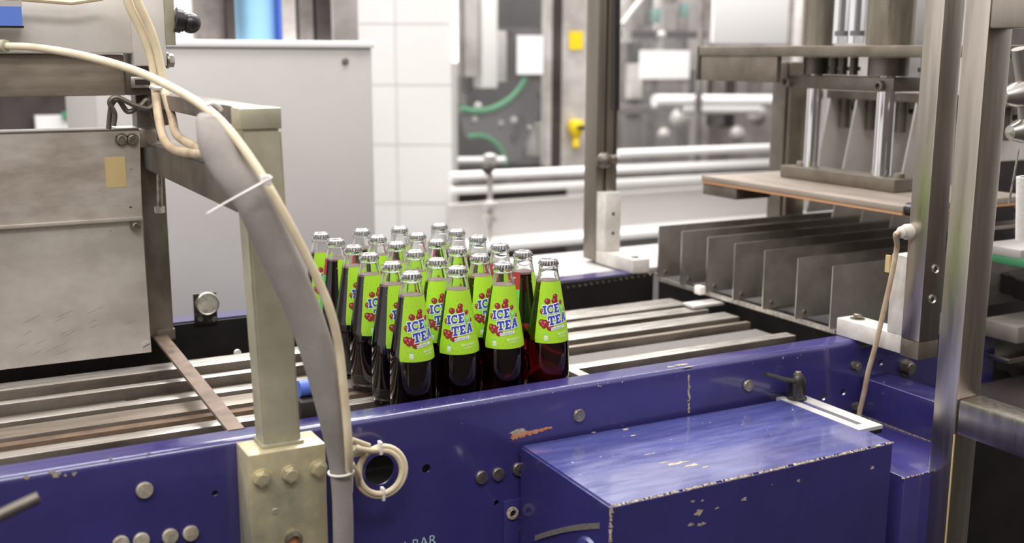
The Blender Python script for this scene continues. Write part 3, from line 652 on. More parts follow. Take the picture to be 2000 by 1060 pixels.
pts = [q+NX*.02, q+NX*.03+Z*-.003]+[at(x, y, 0, .772) for x, y in ((1752, 480), (1745, 520), (1737, 560), (1727, 603), (1716, 650), (1706, 690), (1696, 725), (1688, 765), (1680, 800), (1677, 815))]
part('cable', tube(nb(), spline(pts, 5), .0043, 10), 'creamd', cb)
q = at(1736, 515, 0, .785); part('warning_tag', bx(nb(), .783, .787, q.y-.003, q.y+.006, q.z-.014, q.z+.014), 'amber', cb)

fp = thing('far_guard_post', 'slotted aluminium post with L bracket on the far blue rail', 'post', (.8, .7, .036))
bm = nb(); x0, x1, y0, y1 = .78, .838, .732, .782
bx(bm, x0, x0+.021, y0, y0+.01, .04, .95, .001); bx(bm, x0+.029, x1, y0, y0+.01, .04, .95, .001); bx(bm, x0, x1, y0+.01, y1, .04, .95, .001)
part('profile', bm, 'profile', fp)
part('bracket_upright', bx(nb(), .783, .825, .692, .7315, .068, .204, .001), 'white', fp)
part('bracket_arm', bx(nb(), .783, .828, .577, .7315, .0365, .0675, .001), 'white', fp)
part('bolt', cyl(nb(), (.803, .6, .0675), (.803, .6, .0705), .009, 16), 'bolt', fp)
for z_ in (.11, .155):
    part('dowel', cyl(nb(), (.804, .692, z_), (.804, .6912, z_), .004, 10), 'rubber', fp)
gs = thing('gas_spring', 'black gas spring with thin rod in front of the far aluminium post', 'gas spring', at(1187, 335, 1, .70))
part('barrel', cyl(nb(), at(1204, -60, 1, .705), at(1202, 215, 1, .705), .0098, 20), 'blackpl', gs)
part('rod', cyl(nb(), at(1202, 214, 1, .705), at(1200, 300, 1, .705), .0042, 14), 'blackpl', gs)
bm = tube(nb(), [at(1172, 325, 1, .725), at(1180, 312, 1, .715), at(1204, 308, 1, .705)], .0105, 14)
bmesh.ops.create_uvsphere(bm, u_segments=16, v_segments=10, radius=.019, matrix=Matrix.Translation(at(1180, 313, 1, .71)))
for f in bm.faces: f.smooth = True
part('ball_joint', bm, 'dark', gs)

# near big guard frame
gf = thing('guard_frame', 'large stainless guard frame closest on the right with two cross rails', 'guard frame', (.72, -.36, -.6))
PX, PY = .7042, -.3705
part('upright', bx(nb(), PX, PX+.050, PY, PY+.0415, -.6, .9, .002), 'steel', gf, 'tall square upright')
zr1 = at(1862, 780, 1, PY).z; zr0 = at(1858, 850, 1, PY).z; zu = at(1937, 56, 1, PY).z
part('lower_rail', bx(nb(), PX+.0005, PX+.0495, -.95, PY-.0005, zr0, zr1, .006), 'steel', gf)
part('upper_rail', bx(nb(), PX+.0005, PX+.0495, -.95, PY-.0005, zu, zu+.06, .003), 'steel', gf)
bm = bx(nb(), PX-.0008, PX+.0010, PY-.0012, PY+.0008, -.6, zr0); part('yellow_edge', bm, 'amber', gf, 'yellowish lower edge strip')
part('skirt_panel', bx(nb(), PX+.06, PX+1.2, PY+.03, PY+.036, -.6, zr0-.002), 'black', gf, 'black panel below the rail')

# star wheel station seen through the frame
sw = thing('star_wheel_station', 'bottle star wheel station with dark notched discs behind the right guard frame', 'machine', (1.15, -.15, -.1))
def star(c, R_, h, notches, mt, name, depth_=.35):
    bm = nb(); seg = notches*8
    lathe(bm, [(R_*.2, 0), (R_, 0), (R_, h), (R_*.2, h)], c, seg, mod=lambda k, i, r: r if k in (0, 3) else r*(1-depth_*max(0, math.cos(2*PI*i/8))**1.5*.5), smooth=False)
    lathe(bm, [(.0001, h*1.02), (R_*.3, h*1.02)], c, 24); return part(name, bm, mt, sw)
for px, py, R_ in ((2078, 548, .115), (2085, 712, .135)):
    c = at(px, py, 1, -.05); star(c-Z*.03, R_, .038, 7, 'rubber', 'star_wheel', .22)
    part('wheel_face', lathe(nb(), [(.0001, .0095), (R_*.86, .0095), (R_*.88, .008)], c, 40), 'wface', sw)
c = at(1985, 640, 1, -.05); part('wheel_shaft', cyl(nb(), Vector((c.x+.09, c.y, c.z-.3)), Vector((c.x+.09, c.y, c.z+.12)), .03, 20), 'dark', sw)
c = at(1975, 490, 1, -.1); part('green_guide', bx(nb(), c.x-.04, c.x+.3, c.y-.06, c.y+.03, c.z-.018, c.z-.004, .001), 'green', sw)
part('guide_top', bx(nb(), c.x-.04, c.x+.3, c.y-.05, c.y+.04, c.z-.004, c.z+.012, .001), 'cabinet', sw)
c = at(1985, 640, 1, -.14); part('clear_block', bx(nb(), c.x-.035, c.x+.2, c.y-.03, c.y+.05, c.z-.02, c.z+.012, .003), 'divider', sw)
c = at(1985, 690, 1, -.1); part('steel_ledge', bx(nb(), c.x-.06, c.x+.3, c.y-.03, c.y+.05, c.z-.006, c.z+.004, .002), 'steel', sw)
c = at(1985, 770, 1, -.2); part('base_plate', bx(nb(), c.x-.07, c.x+.4, c.y-.1, c.y+.1, c.z-.03, c.z-.01, .003), 'bgd', sw)
part('green_block', bx(nb(), c.x-.006, c.x+.02, c.y-.12, c.y-.1, c.z-.035, c.z-.01, .001), 'green', sw)
part('steel_ledge', bx(nb(), at(1950, 440, 1, 0).x-.05, 1.8, 0, .04, at(1980, 445, 1, 0).z, at(1980, 440, 1, 0).z+.002), 'steel', sw)
part('rear_panel', bx(nb(), 1.335, 2.2, .12, .13, -.6, .3), 'bgd', sw, 'dark rear panel')
part('rear_panel_upper', bx(nb(), 1.44, 2.2, .2, .21, .3, .8), 'bgm', sw)
for px, py in ((1985, 185), (1998, 255)):
    c = at(px, py, 1, -.2); bm = nb(); lathe(bm, [(.0001, -.03), (.012, -.026), (.02, -.005), (.022, .008), (.012, .022), (.009, .06)], c, 24, axis=(1, -.2, .12)); part('grip_cone', bm, 'cone', sw)
part('cone_bar', tube(nb(), [at(1990, 95, 1, -.2), at(1998, 150, 1, -.2), at(2005, 260, 1, -.2)], .012, 12), 'cone', sw)
part('slim_rod', tube(nb(), [at(1990, 290, 1, -.22), at(1970, 400, 1, -.22)], .0016, 8), 'bolt', sw)
c0, c1 = at(2000, 345, 1, -.2), at(1998, 468, 1, -.2)
br = thing('round_brush', 'white bristle brush at the right edge of the picture', 'brush', c1)
part('core', cyl(nb(), c1, c0, .008, 12), 'rubber', br)
bm = nb()
for k in range(900):
    t = random.random(); a = random.uniform(0, 2*PI); p = c1.lerp(c0, t); l = random.uniform(.0125, .0165); d = Vector((math.cos(a), math.sin(a), random.uniform(-.15, .15)))
    s = d.cross(Z).normalized()*.0009; q = p+d*l
    vs = [bm.verts.new(p+d*.004-s), bm.verts.new(p+d*.004+s), bm.verts.new(q)]; bm.faces.new(vs)
cyl(bm, c1, c0, .012, 18)
part('bristles', bm, 'bristle', br, kind='stuff')

# ------------------------------------------------------------------ background
cabn = thing('steel_cabinet', 'brushed stainless cabinet standing behind the conveyor on the left', 'cabinet', (.2, 1.8, -.95))
YB = 1.35
a = at(300, 300, 1, YB); b = at(731, 300, 1, YB); zt2 = at(530, 93, 1, YB).z
xc0 = at(188, 225, 1, YB).x
part('body', bx(nb(), xc0, b.x, YB, YB+.55, -.95, zt2, .006), 'cabinet', cabn)
part('lid', bx(nb(), xc0-.004, b.x+.004, YB-.008, YB+.56, zt2, zt2+.018, .004), 'bgw', cabn)
bm = nb(); disc_bolt(bm, at(674, 120, 1, YB), NY, .009); part('screw', bm, 'bolt', cabn)
zc = zt2+.018
def bgone(name, x0, y0, x1, y1, Yv, th, m_, label, cat, bev=.004): return one(name, pbox(x0, y0, x1, y1, Yv, th, bev), m_, label, cat)
cc_ = at(500, 40, 1, 1.7); R_ = 40*m_per_px(cc_)
dr = thing('blue_drum', 'light blue drum standing on the cabinet', 'drum', (cc_.x, 1.7, zc))
part('shell', cyl(nb(), (cc_.x, 1.7, zc), (cc_.x, 1.7, zc+.4), R_, 32), 'lblue', dr)
part('strip', bx(nb(), cc_.x+R_*.82, cc_.x+R_*1.0, 1.63, 1.68, zc+.001, zc+.4), 'dblue', dr)
def stand(name, x0, x1, m_, label, cat, Yv=1.62, th=.05):
    a_ = at(x0, 40, 1, Yv).x; b_ = at(x1, 40, 1, Yv).x; return one(name, bx(nb(), a_, b_, Yv, Yv+th, zc, zc+.45, .003), m_, label, cat)
stand('dark_upright', 444, 460, 'bgd', 'narrow dark upright on the cabinet left of the blue drum', 'upright')
stand('dark_upright', 618, 648, 'bgd', 'wider dark upright near the right end of the cabinet top', 'upright')
stand('grey_box', 384, 440, 'bgm', 'grey box on the cabinet behind the black knob', 'box', 1.65)
stand('grey_pipe_stack', 585, 612, 'bgm', 'grey pipe between the drum and the wider dark upright', 'pipe')
stand('beige_canister', 552, 578, 'bgl', 'pale canister just right of the blue drum', 'canister')
stand('pale_board', 650, 700, 'bgl', 'pale board at the right end of the cabinet top', 'board', 1.75, .02)

# tiled pillar: every tile its own piece
cp = at(795, 300, 1, 3.0); yaw = -YAW
def rotv(x, y, z): c_, s_2 = math.cos(yaw), math.sin(yaw); return Vector((cp.x+x*c_-y*s_2, cp.y+x*s_2+y*c_, z))
def rbox(bm, x0, x1, y0, y1, z0, z1): hexa(bm, [rotv(x, y, z) for z in (z0, z1) for x, y in ((x0, y0), (x1, y0), (x1, y1), (x0, y1))]); return bm
mp = m_per_px(cp); hw = 88*mp
tp = bpy.data.objects.new('wall_pillar', None); COL.objects.link(tp); tp.location = (cp.x, cp.y, -.95); tp['kind'] = 'structure'
part('pillar_core', rbox(nb(), -hw, hw, .004, .5, -.95, 1.7), 'grout', tp)
ts = 115*mp; xg = (776-795)*mp; zg = cp.z+(300-283)*mp
edges = [-hw, xg, hw]; nrow = int((1.7+.95)/ts)+1
z = zg-ts*int((zg+.95)/ts)
while z < 1.6:
    for x0, x1 in ((-hw, xg), (xg, hw)):
        part('tile', rbox(nb(), x0+.0018, x1-.0018, -.002, .005, z+.0018, z+ts-.0018), 'tile', tp)
    z += ts
# lit tube beside the pillar
bm = cyl(nb(), at(886, -80, 1, 2.9), at(889, 122, 1, 2.9), .012, 16); one('strip_light', bm, 'lampon', 'bright vertical tube lamp beside the white tiled pillar', 'lamp')

# bottling machine between the pillar and the far post
YM = 3.3
bm_ = thing('filling_machine', 'blurred filling machine behind a window right of the tiled pillar', 'machine', (2.0, YM+.4, -.95))
def mp_(name, x0, y0, x1, y1, m_, Yv=YM+.3, th=.1): return part(name, pbox(x0, y0, x1, y1, Yv, th, .004), m_, bm_)
mp_('back_panel', 870, -80, 1110, 560, 'bgd', YM+.75, .05)
mp_('column', 893, -80, 899, 150, 'bgl', YM+.22); mp_('column', 908, -80, 934, 150, 'bgl', YM+.22); mp_('column', 942, -80, 972, 172, 'bgw', YM+.21); mp_('column', 972, 60, 990, 160, 'bgl', YM+.22)
mp_('gear_case', 972, -80, 1068, 52, 'bgd', YM+.3); mp_('pipe_block', 892, 100, 912, 205, 'bgl', YM+.4); mp_('valve_block', 985, 60, 1004, 150, 'bgd', YM+.35)
mp_('valve_block', 912, 60, 924, 180, 'bgd', YM+.35); mp_('valve_block', 1040, 180, 1070, 260, 'bgd', YM+.3); mp_('base_block', 1045, 240, 1080, 305, 'bgl', YM+.25)
mp_('deck', 870, 315, 1110, 345, 'bgd', YM+.2, .3)
mp_('teal_cap', 896, 54, 911, 68, 'green', YM+.35, .03)
# guide plate with two green arcs
def arc_plate():
    c1_, r1 = at(935, 95, 1, YM+.2), 122*mp2; return c1_, r1
mp2 = m_per_px(at(950, 200, 1, YM+.2))
ctop = at(932, 92, 1, YM+.2); cbot = at(928, 330, 1, YM+.2); RT1 = 122*mp2; RB1 = 66*mp2
bm = nb(); pts = []
for k in range(15):
    a = math.radians(-108+78*k/14); pts.append(Vector((ctop.x+RT1*math.cos(a), YM+.2, ctop.z+RT1*math.sin(a))))
top_ = pts; q_r = at(1060, 205, 1, YM+.2); q_b = at(1010, 322, 1, YM+.2)
bot = []
for k in range(12):
    a = math.radians(5+100*k/11); bot.append(Vector((cbot.x+RB1*math.cos(a), YM+.2, cbot.z+RB1*math.sin(a))))
poly = top_+[q_r, q_b]+bot
prism(bm, poly, (0, .03, 0)); part('guide_plate', bm, 'gplate', bm_)
part('green_guide', tube(nb(), [p+Vector((0, -.01, 0)) for p in top_], .016, 10), 'green', bm_)
part('green_guide', tube(nb(), [p+Vector((0, -.01, 0)) for p in bot], .013, 10), 'green', bm_)
for px, py, r in ((934, 207, 8), (926, 233, 7), (978, 241, 7), (1003, 235, 9), (1034, 250, 6)):
    q = at(px, py, 1, YM+.2); bm = nb(); bmesh.ops.create_uvsphere(bm, u_segments=12, v_segments=8, radius=r*mp2, matrix=Matrix.Translation(q)); part('bolt_head', bm, 'bgl', bm_)
q = at(1010, 248, 1, YM+.19); part('slot_piece', tube(nb(), [at(1020, 228, 1, YM+.18), at(1002, 272, 1, YM+.18)], .012, 8), 'bgd', bm_)
part('chrome_pipe', cyl(nb(), at(885, 313, 1, YM+.1), at(985, 312, 1, YM+.1), .016, 16), 'bgw', bm_)
part('window_post', pbox(1068, -80, 1078, 325, YM, .05), 'bgl', bm_); part('window_post_dark', pbox(1079, -80, 1096, 325, YM, .06), 'bgd', bm_)
part('side_panel', pbox(1098, -80, 1150, 325, YM, .06), 'bgl', bm_, 'pale side panel')
part('window_pane', pbox(886, -80, 1068, 325, YM+.02, .004), 'window', bm_)
bgone('taped_notice', 1010, 69, 1061, 145, YM-.006, .003, 'paper', 'blank white notice taped on the window right of the pillar', 'paper', 0)
bgone('yellow_label', 1112, 61, 1139, 97, YM-.006, .003, 'yellow', 'small square yellow label on the pale side panel', 'label', 0)
yw = thing('yellow_switch', 'yellow safety switch with black arm low on the pale side panel', 'switch', at(1122, 300, 1, YM-.05))
bm = nb(); q = at(1125, 250, 1, YM-.04); lathe(bm, [(.03, .04), (.04, .02), (.035, -.02), (.015, -.05), (.02, -.09), (.012, -.1)], q, 16, cap0=True, cap1=True); part('switch_body', bm, 'yellow', yw)
part('switch_arm', tube(nb(), [at(1128, 249, 1, YM-.08), at(1148, 249, 1, YM-.08)], .01, 8), 'rubber', yw)

# pipe conveyors behind
YR = 2.7
rc = thing('rear_conveyor', 'white enamelled rear conveyor running behind the far post', 'conveyor', (2.4, YR+.1, -.95))
def rpipe(x0, y0, x1, y1, r, m_='bgw', Yv=YR): part('guide_pipe', cyl(nb(), at(x0, y0, 1, Yv), at(x1, y1, 1, Yv), r, 16), m_, rc)
def rbeam(x0, y0, x1, y1, h, th, m_, Yv, nm='side_beam'):
    a_ = at(x0, y0, 1, Yv); b_ = at(x1, y1, 1, Yv); zz = (a_.z+b_.z)/2; part(nm, bx(nb(), a_.x, b_.x, Yv, Yv+th, zz-h, zz, .004), m_, rc)
rpipe(880, 345, 1560, 316, .02); rpipe(880, 372, 1560, 338, .018); rpipe(1205, 300, 1560, 286, .018)
rpipe(885, 362, 1560, 326, .012, 'bgm')
rbeam(880, 392, 1700, 352, .22, .05, 'cabinet', YR+.02)
rbeam(880, 470, 1700, 425, .03, .2, 'bgw', YR-.15, 'drip_tray')
rbeam(880, 520, 1700, 475, .30, .05, 'cabinet', YR+.1, 'lower_panel')
st = thing('rail_support', 'small stainless support stem rising in front of the rear conveyor', 'support', at(957, 470, 1, YR-.12))
bm = nb()
lathe(bm, [(.008, 0), (.008, .09), (.03, .1), (.03, .125), (.012, .13), (.012, .15), (.03, .155), (.03, .18), (.01, .19), (.01, .32), (.028, .36), (.028, .372), (.012, .38)], at(957, 480, 1, YR-.12), 16, cap1=True); part('stem', bm, 'bgl', st)
part('stem_cap', lathe(nb(), [(.012, 0), (.03, .02), (.03, .03), (.01, .045)], at(953, 340, 1, YR-.125), 16, cap0=True, cap1=True), 'bgd', st)

# second machine right of the far post
YN = 3.6
m2 = thing('rinsing_machine', 'blurred grey rinsing machine right of the far post, behind the press', 'machine', (3.2, YN+.3, -.95))
def m2p(nm, x0, y0, x1, y1, m_, Yv=YN+.3, th=.08): part(nm, pbox(x0, y0, x1, y1, Yv, th, .003), m_, m2)
m2p('back_panel', 1150, -80, 1860, 330, 'bgl2', YN+.7, .05)
random.seed(21)
for k in range(22):
    x = random.uniform(1212, 1520); wd = random.uniform(6, 26); y0 = random.choice((-80, random.uniform(0, 160))); y1 = y0+random.uniform(60, 220)
    m2p('valve_body', x, y0, x+wd, min(y1, 320), random.choice(('bgm', 'bgm', 'bgl', 'bgm', 'bgd')), YN+random.uniform(.2, .6), .06)
m2p('dark_manifold', 1210, 205, 1290, 222, 'bgm', YN+.2); m2p('manifold', 1210, 60, 1380, 74, 'bgd', YN+.25)
for x, y in ((1285, 30), (1340, 20)): m2p('teal_valve', x-6, y-14, x+6, y+14, 'teal', YN+.2, .04)
for x, y, r in ((1292, 68, 9), (1297, 262, 13), (1330, 232, 22), (1440, 262, 16), (1480, 225, 20)):
    q = at(x, y, 1, YN+.15); bm = nb(); bmesh.ops.create_uvsphere(bm, u_segments=14, v_segments=8, radius=r*m_per_px(q), matrix=Matrix.Translation(q)); part('round_cover', bm, 'bgl', m2)
part('white_pipe', cyl(nb(), at(1278, 197, 1, YN), at(1560, 197, 1, YN), .035, 20), 'bgw', m2)
part('white_pipe', cyl(nb(), at(1330, 213, 1, YN), at(1480, 213, 1, YN), .03, 20), 'bgw', m2)
part('slanted_pipe', cyl(nb(), at(1258, -10, 1, YN+.1), at(1215, 48, 1, YN+.1), .015, 12), 'bgl', m2)
m2p('window_pane', 1216, -80, 1366, 330, 'window', YN-.38, .004)
m2p('window_mullion', 1366, -80, 1374, 330, 'bgm', YN-.1, .03)
bgone('blank_plate', 1249, 98, 1347, 154, YN-.4, .004, 'paper', 'blank white plate hanging on the guard left of the press beam', 'sign', 0)
bgone('white_panel', 1396, -80, 1542, 86, 2.2, .02, 'bgw', 'large blank white panel above the press beam left end', 'panel', .003)
bgone('lilac_panel', 1762, -80, 1860, 86, 1.5, .02, 'cabinet', 'pale grey panel right of the press cylinders', 'panel', .003)
bgone('pale_housing', 1560, -80, 1762, 330, 2.4, .05, 'bgl', 'pale machine housing behind the press cylinders', 'housing', .003)
# left gap background
lb = thing('left_rear_machine', 'blurred machine glimpsed below the dark beam on the far left', 'machine', (-.9, 2.9, -.95))
part('panel', pbox(-160, 60, 186, 720, 2.9, .06), 'bgd', lb); part('white_tray', pbox(70, 225, 168, 262, 2.85, .04), 'bgw', lb); part('frame', pbox(168, 60, 186, 300, 2.86, .04), 'bgm', lb)
part('green_tag', pbox(122, 218, 140, 232, 2.83, .02), 'green', lb)

# ------------------------------------------------------------------ bottles
H = .212
prof_out = [(.0001, .003), (.020, .002), (.029, .0005), (.0318, .003), (.0328, .008), (.0330, .045), (.0328, .068), (.0322, .084), (.0312, .096), (.0268, .124), (.0222, .152), (.0190, .172), (.0174, .182), (.0160, .190), (.0148, .1965), (.0143, .1985), (.0152, .1995), (.0154, .2015), (.0143, .203), (.0136, .2045), (.0136, .208)]
def Rz(z):
    for (r0, z0), (r1, z1) in zip(prof_out[3:], prof_out[4:]):
        if z0 <= z <= z1: return r0+(r1-r0)*(z-z0)/(z1-z0)
    return .013
th = .0016
prof_in = [(.0136-.0022, .208), (.0118, .203), (.0122, .1985), (.0138, .190)] + [(r-th, z) for r, z in prof_out[::-1] if .02 < z < .185] + [(.0328-th, .010), (.027, .006), (.0001, .007)]
def make_bottle():
    t = thing('ice_tea_bottle', 'bottle', 'bottle', (0, 0, 0), 'lime labelled glass bottles standing in a block on the conveyor')
    bm = nb(); lathe(bm, prof_out+prof_in, seg=40); part('glass_body', bm, 'glass', t)
    bm = nb(); LL = .1775
    lathe(bm, [(.0001, .0072), (.0268, .0063), (.0312+.0002, .0103)]+[(r-th+.0002, z) for r, z in prof_out[5:] if z < LL-.001]+[(Rz(LL)-th+.0002, LL), (.0001, LL)], seg=36); part('tea', bm, 'liquid', t, 'dark red tea')
    bm = nb(); lathe(bm, [(Rz(LL)-th-.0001, LL-.0003), (Rz(LL+.003)-th-.0001, LL+.003), (Rz(LL+.003)-th-.004, LL+.0022), (.0001, LL+.0012)], seg=28); part('foam', bm, 'foam', t, 'pale pink foam')
    # heel knurling
    bm = nb()
    for k in range(5): lathe(bm, [(.0329, .010+k*.0032), (.0332, .011+k*.0032), (.0329, .012+k*.0032)], seg=40)
    part('heel_rings', bm, 'glass', t)
    # crown cap
    n = 21; seg = n*6
    def mod(k, i, r):
        amp = (0, 0, 0, .0003, .0010, .0012)[k] if k < 6 else 0
        return r+amp*math.cos(2*PI*i/6)
    bm = nb(); lathe(bm, [(.0001, .212), (.0118, .212), (.0136, .2112), (.0141, .2096), (.0146, .2070), (.0152, .2046)], seg=seg, mod=mod)
    lathe(bm, [(.0150, .2046), (.0137, .2080)], seg=seg, mod=lambda k, i, r: r+(.0012 if k == 0 else 0)*math.cos(2*PI*i/6))
    lathe(bm, [(.0108, .2121), (.0112, .2123), (.0116, .2121)], seg=60)
    part('crown_cap', bm, 'cap', t)
    # label on the cone
    zb, ztp = .0885, .1805
    def on(theta, z, off): r = Rz(z)+off; return Vector((r*math.cos(theta), r*math.sin(theta), z))
    A = math.radians(303); nn, mm = 60, 14; bm = nb(); G = []
    for j in range(mm+1):
        row = []
        for i in range(nn+1):
            th_ = A*i/nn; v_ = j/mm; zz = zb+(ztp-zb)*v_
            if i == 0 and j in (0, mm): th_ += .05
            row.append(bm.verts.new(on(th_, zz, .00025)))
        G.append(row)
    for j in range(mm):
        for i in range(nn):
            f = bm.faces.new((G[j][i], G[j][i+1], G[j+1][i+1], G[j+1][i])); f.smooth = True
            if i >= nn-11: f.material_index = 1
            if i >= nn-11 and j >= mm-4: f.material_index = 2
    lab = part('label', bm, ['lime', 'lgreen', 'lred'], t)
    # artwork, in millimetres: s to the right of the motif centre, h above the label foot
    T0 = math.radians(58); bm = nb(); mats = ['lwht', 'lblu', 'b1', 'b2', 'b3', 'leaf', 'limed', 'mint', 'pale', 'navy']
    def W(s, h, lay): z_ = zb+h/1000*.985; return on(T0+s/1000/Rz(z_), z_, .0004+lay*.00013)
    def face(pts, mi, lay):
        try:
            f = bm.faces.new([bm.verts.new(W(s, h, lay)) for s, h in pts]); f.material_index = mi
        except ValueError: pass
    def quad(q, mi, lay, n=None):
        (a, b, c, d) = q; lu = max(math.dist(a, b), math.dist(d, c)); lv = max(math.dist(b, c), math.dist(a, d)); nu = max(1, int(lu/2.2)+1); nv = max(1, int(lv/6)+1)
        L = lambda p, q_, t_: (p[0]+(q_[0]-p[0])*t_, p[1]+(q_[1]-p[1])*t_)
        for i in range(nu):
            for j in range(nv):
                P4 = []
                for (x, y) in ((i, j), (i+1, j), (i+1, j+1), (i, j+1)): P4.append(L(L(a, b, x/nu), L(d, c, x/nu), y/nv))
                face(P4, mi, lay)
    def disc(s, h, r, mi, lay, n=14):
        for k in range(n):
            a0, a1 = 2*PI*k/n, 2*PI*(k+1)/n; face([(s, h), (s+r*math.cos(a0), h+r*math.sin(a0)), (s+r*math.cos(a1), h+r*math.sin(a1))], mi, lay)
    for i in range(-3, 5):
        for j in range(12):
            s = i*7.2+(3.6 if j % 2 else 0); h = 6+j*7.3
            if h > 86: continue
            disc(s, h, .75, 6, 0, 6)
    for s, h, r in ((-8.5, 64, 4.6), (3.8, 71, 4.0), (2.6, 64.5, 5.0), (13, 61.5, 3.4), (-16.5, 48, 4.4), (-18, 31, 5.6), (-12, 30, 5.8), (-6, 24.5, 5.4), (18.5, 49, 4.4), (-15.5, 26.5, 4)):
        disc(s, h, r, 2, 1); disc(s-.2, h+.3, r*.82, 3, 1.5); disc(s-r*.3, h+r*.35, r*.3, 4, 2, 8)
    # slab serif letters as strokes on a unit cell
    LET = {'I': (.5, [(0, 0, .5, .22), (0, .78, .5, 1), (.12, .1, .38, .9)]),
           'E': (.76, [(0, 0, .74, .2), (0, .8, .74, 1), (.1, .1, .36, .9), (.3, .41, .54, .6), (.56, 0, .74, .34), (.56, .68, .74, 1)]),
           'T': (.88, [(0, .79, .88, 1), (0, .58, .17, .9), (.71, .58, .88, .9), (.31, .05, .57, .95), (.18, 0, .7, .19)]),
           'A': (.94, [(0, 0, .38, .17), (.54, 0, .94, .17), (.3, .26, .66, .42)]), 'C': (.8, [(.6, .62, .76, .98)])}
    def letter(ch, x, y, hh, g, mi, lay, tr):
        wd, rects = LET[ch]
        for (x0, y0, x1, y1) in rects:
            q = [(x+x0*hh-g, y+y0*hh-g), (x+x1*hh+g, y+y0*hh-g), (x+x1*hh+g, y+y1*hh+g), (x+x0*hh-g, y+y1*hh+g)]
            quad([tr(p) for p in q], mi, lay)
        if ch == 'A':
            for q in ([(.09, .1), (.3, .1), (.58, 1), (.32, 1)], [(.6, .1), (.86, .1), (.62, 1), (.36, 1)]):
                q = [(x+q[0][0]*hh-g, y+q[0][1]*hh), (x+q[1][0]*hh+g, y+q[1][1]*hh), (x+q[2][0]*hh+g, y+q[2][1]*hh+g), (x+q[3][0]*hh-g, y+q[3][1]*hh+g)]; quad([tr(p) for p in q], mi, lay)
        if ch == 'C':
            n = 16
            for k in range(n):
                a0 = math.radians(42+276*k/n); a1 = math.radians(42+276*(k+1)/n); ro, ri = .5*hh+g, .27*hh-g; cx, cy = x+.42*hh, y+.5*hh
                quad([tr((cx+ri*.9*math.cos(a), cy+ri*math.sin(a))) if o_ else tr((cx+ro*.86*math.cos(a), cy+ro*math.sin(a))) for a, o_ in ((a0, 1), (a0, 0), (a1, 0), (a1, 1))], mi, lay)
        return wd*hh
    an = math.radians(9)
    def trm(ox, oy): return lambda p: (ox+p[0]*.87*math.cos(an)-p[1]*math.sin(an)*.3, oy+p[0]*.87*math.sin(an)+p[1]*math.cos(an))
    for word, ox, oy, hh in (('ICE', -15.5, 43.5, 13.5), ('TEA', -8.6, 27.2, 14.0)):
        for g, mi, lay in ((1.15, 0, 3), (0, 1, 4)):
            x = 0
            for chh in word: x += letter(chh, x, 0, hh, g, mi, lay, trm(ox, oy))+.9
    # leaf
    tr = trm(13.2, 44.5)
    for g, mi, lay in ((.9, 0, 4.5), (0, 5, 5)):
        for ax_, ay_, ang, l in ((0, 0, 56, 14.5), (0, 1, 106, 11)):
            a = math.radians(ang); ux, uy = math.cos(a), math.sin(a); vx, vy = -uy, ux; pts = []
            for k in range(10):
                tq = k/9; pts.append((tq*l, (2.4+g)*math.sin(PI*tq)))
            ol = [(ax_+ux*(p-.0)+vx*q, ay_+uy*p+vy*q) for p, q in pts]+[(ax_+ux*p-vx*q, ay_+uy*p-vy*q) for p, q in pts[::-1][1:-1]]
            face([tr(p) for p in ol], mi, lay)
    # small lettering
    def small(txt, s, h, size, mi, lay, off=0., shear=0., tilt=an, sp=1.):
        tb_ = text_bm(txt, size, off, shear, sp)
        for f in tb_.faces:
            pts = []
            for v_ in f.verts:
                x_, y_ = v_.co.x, v_.co.y; pts.append((s+x_*math.cos(tilt)-y_*math.sin(tilt), h+x_*math.sin(tilt)+y_*math.cos(tilt)))
            face(pts, mi, lay)
        tb_.free()
    quad([(-4.6, 19.6), (17.5, 23.2), (17.2, 27.4), (-4.8, 24.2)], 0, 3.5)
    small('studena+', -4.2, 20.6, 5.4, 9, 4.5)
    small('BRUSNICA', 5.2, 12.2, 4.6, 8, 2, .06, tilt=math.radians(4)); small('CRANBERRY', 7.6, 8.6, 2.7, 8, 2, tilt=math.radians(4))
    # recycling bottle icon
    quad([(-15.6, 4.5), (-10.2, 4.9), (-10.4, 12), (-15.4, 12)], 0, 2); quad([(-14.4, 12), (-11.6, 12), (-11.9, 14.4), (-14.1, 14.4)], 7, 2); disc(-13, 14.6, 1.5, 7, 2, 8)
    for hq in (6, 7.8, 9.6): quad([(-14.9, hq), (-10.9, hq+.1), (-10.9, hq+.6), (-14.9, hq+.5)], 6, 3)
    # red block lettering at the end of the wrap
    eA = A-T0
    for k in range(3):
        s_e = (eA-math.radians(38))*.0185*1000; hq = 84-k*5
        q = [(s_e, hq), (s_e+7, hq), (s_e+7, hq+1.2), (s_e, hq+1.2)]; quad(q, 0, 1)
    for k in range(22):
        hq = 10+k*2.6; z_ = zb+hq/1000; R0 = Rz(z_)*1000; s_e = (eA-math.radians(30))*R0; quad([(s_e, hq), (s_e+1.6+(k*7 % 5)*.4, hq), (s_e+1.6+(k*7 % 5)*.4, hq+.8), (s_e, hq+.8)], 8, 1)
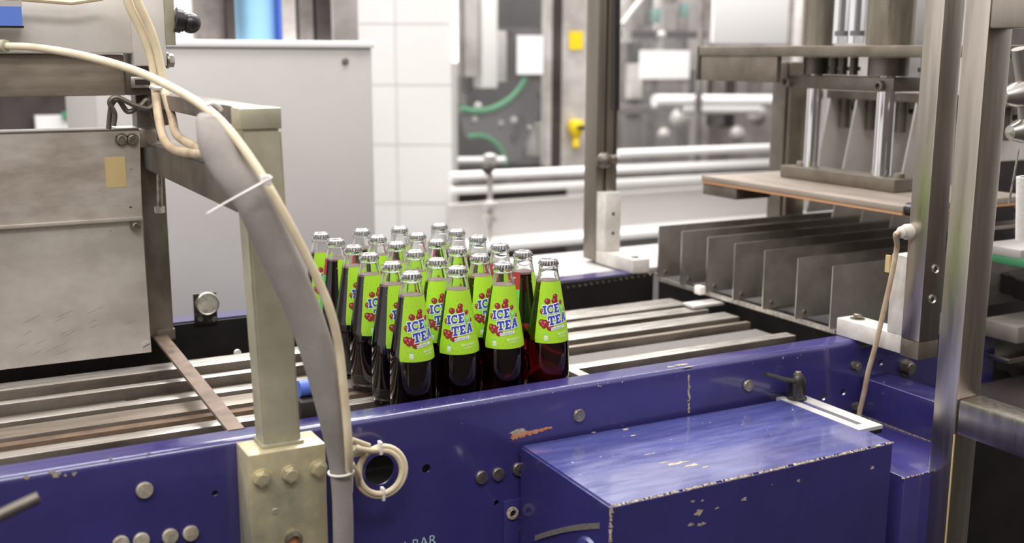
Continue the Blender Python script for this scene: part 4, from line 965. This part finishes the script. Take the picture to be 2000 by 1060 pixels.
    part('artwork', bm, mats, lab, 'printed cranberries and blue ICE TEA lettering')
    return t
CAPS = {(0,0):(802.8,532),(1,0):(891.7,521.2),(2,0):(981.8,513.8),(3,0):(1072,506.1),(0,1):(765.8,512.6),(0,2):(720,494.8),(0,3):(690.3,479.7),(0,4):(655.5,467.2),(0,5):(626.1,455.3),
(1,1):(853.9,505.1),(1,2):(810.5,489.7),(1,3):(774.4,473.3),(1,4):(737.6,460.5),(1,5):(706.5,448),(2,1):(936.9,497.4),(2,2):(892.9,483.4),(2,3):(852.4,469.1),(2,4):(814.5,456.5),(2,5):(779.7,443.8),
(3,1):(1022.1,490.5),(3,2):(976.8,476.5),(3,3):(932.8,460.7),(3,4):(891.3,449),(3,5):(858.9,437.4)}
EDGE = {(0,0):-36,(1,0):-57,(2,0):-57,(3,0):-39,(0,1):-20,(1,1):-48,(2,1):-28,(3,1):44,(0,2):-28,(1,2):-50,(2,2):-44,(3,2):22,(0,3):-28,(1,3):-40,(2,3):-58,(3,3):-8,(0,4):6,(1,4):-30,(2,4):-60,(3,4):-42,(0,5):-40,(1,5):30,(2,5):10,(3,5):25}
ROWN = ['front row along the blue rail', 'second row from the blue rail', 'third row from the blue rail', 'fourth row from the blue rail', 'fifth row from the blue rail', 'rearmost row']
COLN = ['leftmost', 'second from left', 'third from left', 'rightmost']
proto = make_bottle(); first = True
def copy_tree(o, parent=None):
    c = o.copy(); COL.objects.link(c); c.parent = parent
    for chd in list(o.children): copy_tree(chd, c)
    return c
kids = sorted(CAPS)
roots = [proto]+[copy_tree(proto) for _ in kids[1:]]
for key, t in zip(kids, roots):
    i, j = key; px, py = CAPS[key]; p = at(px, py, 2, H)
    fit = Vector((i*.07478, j*.07901, H))       # the neat block grid; bottles stand within a few mm of it
    p = p.lerp(fit, .25)
    t.location = (p.x, p.y, .0002); az = math.atan2(CP.y-p.y, CP.x-p.x)
    t.rotation_euler = (0, 0, az+math.radians(EDGE[key]))
    t['label'] = 'capped ice tea bottle, %s in the %s' % (COLN[i], ROWN[j])
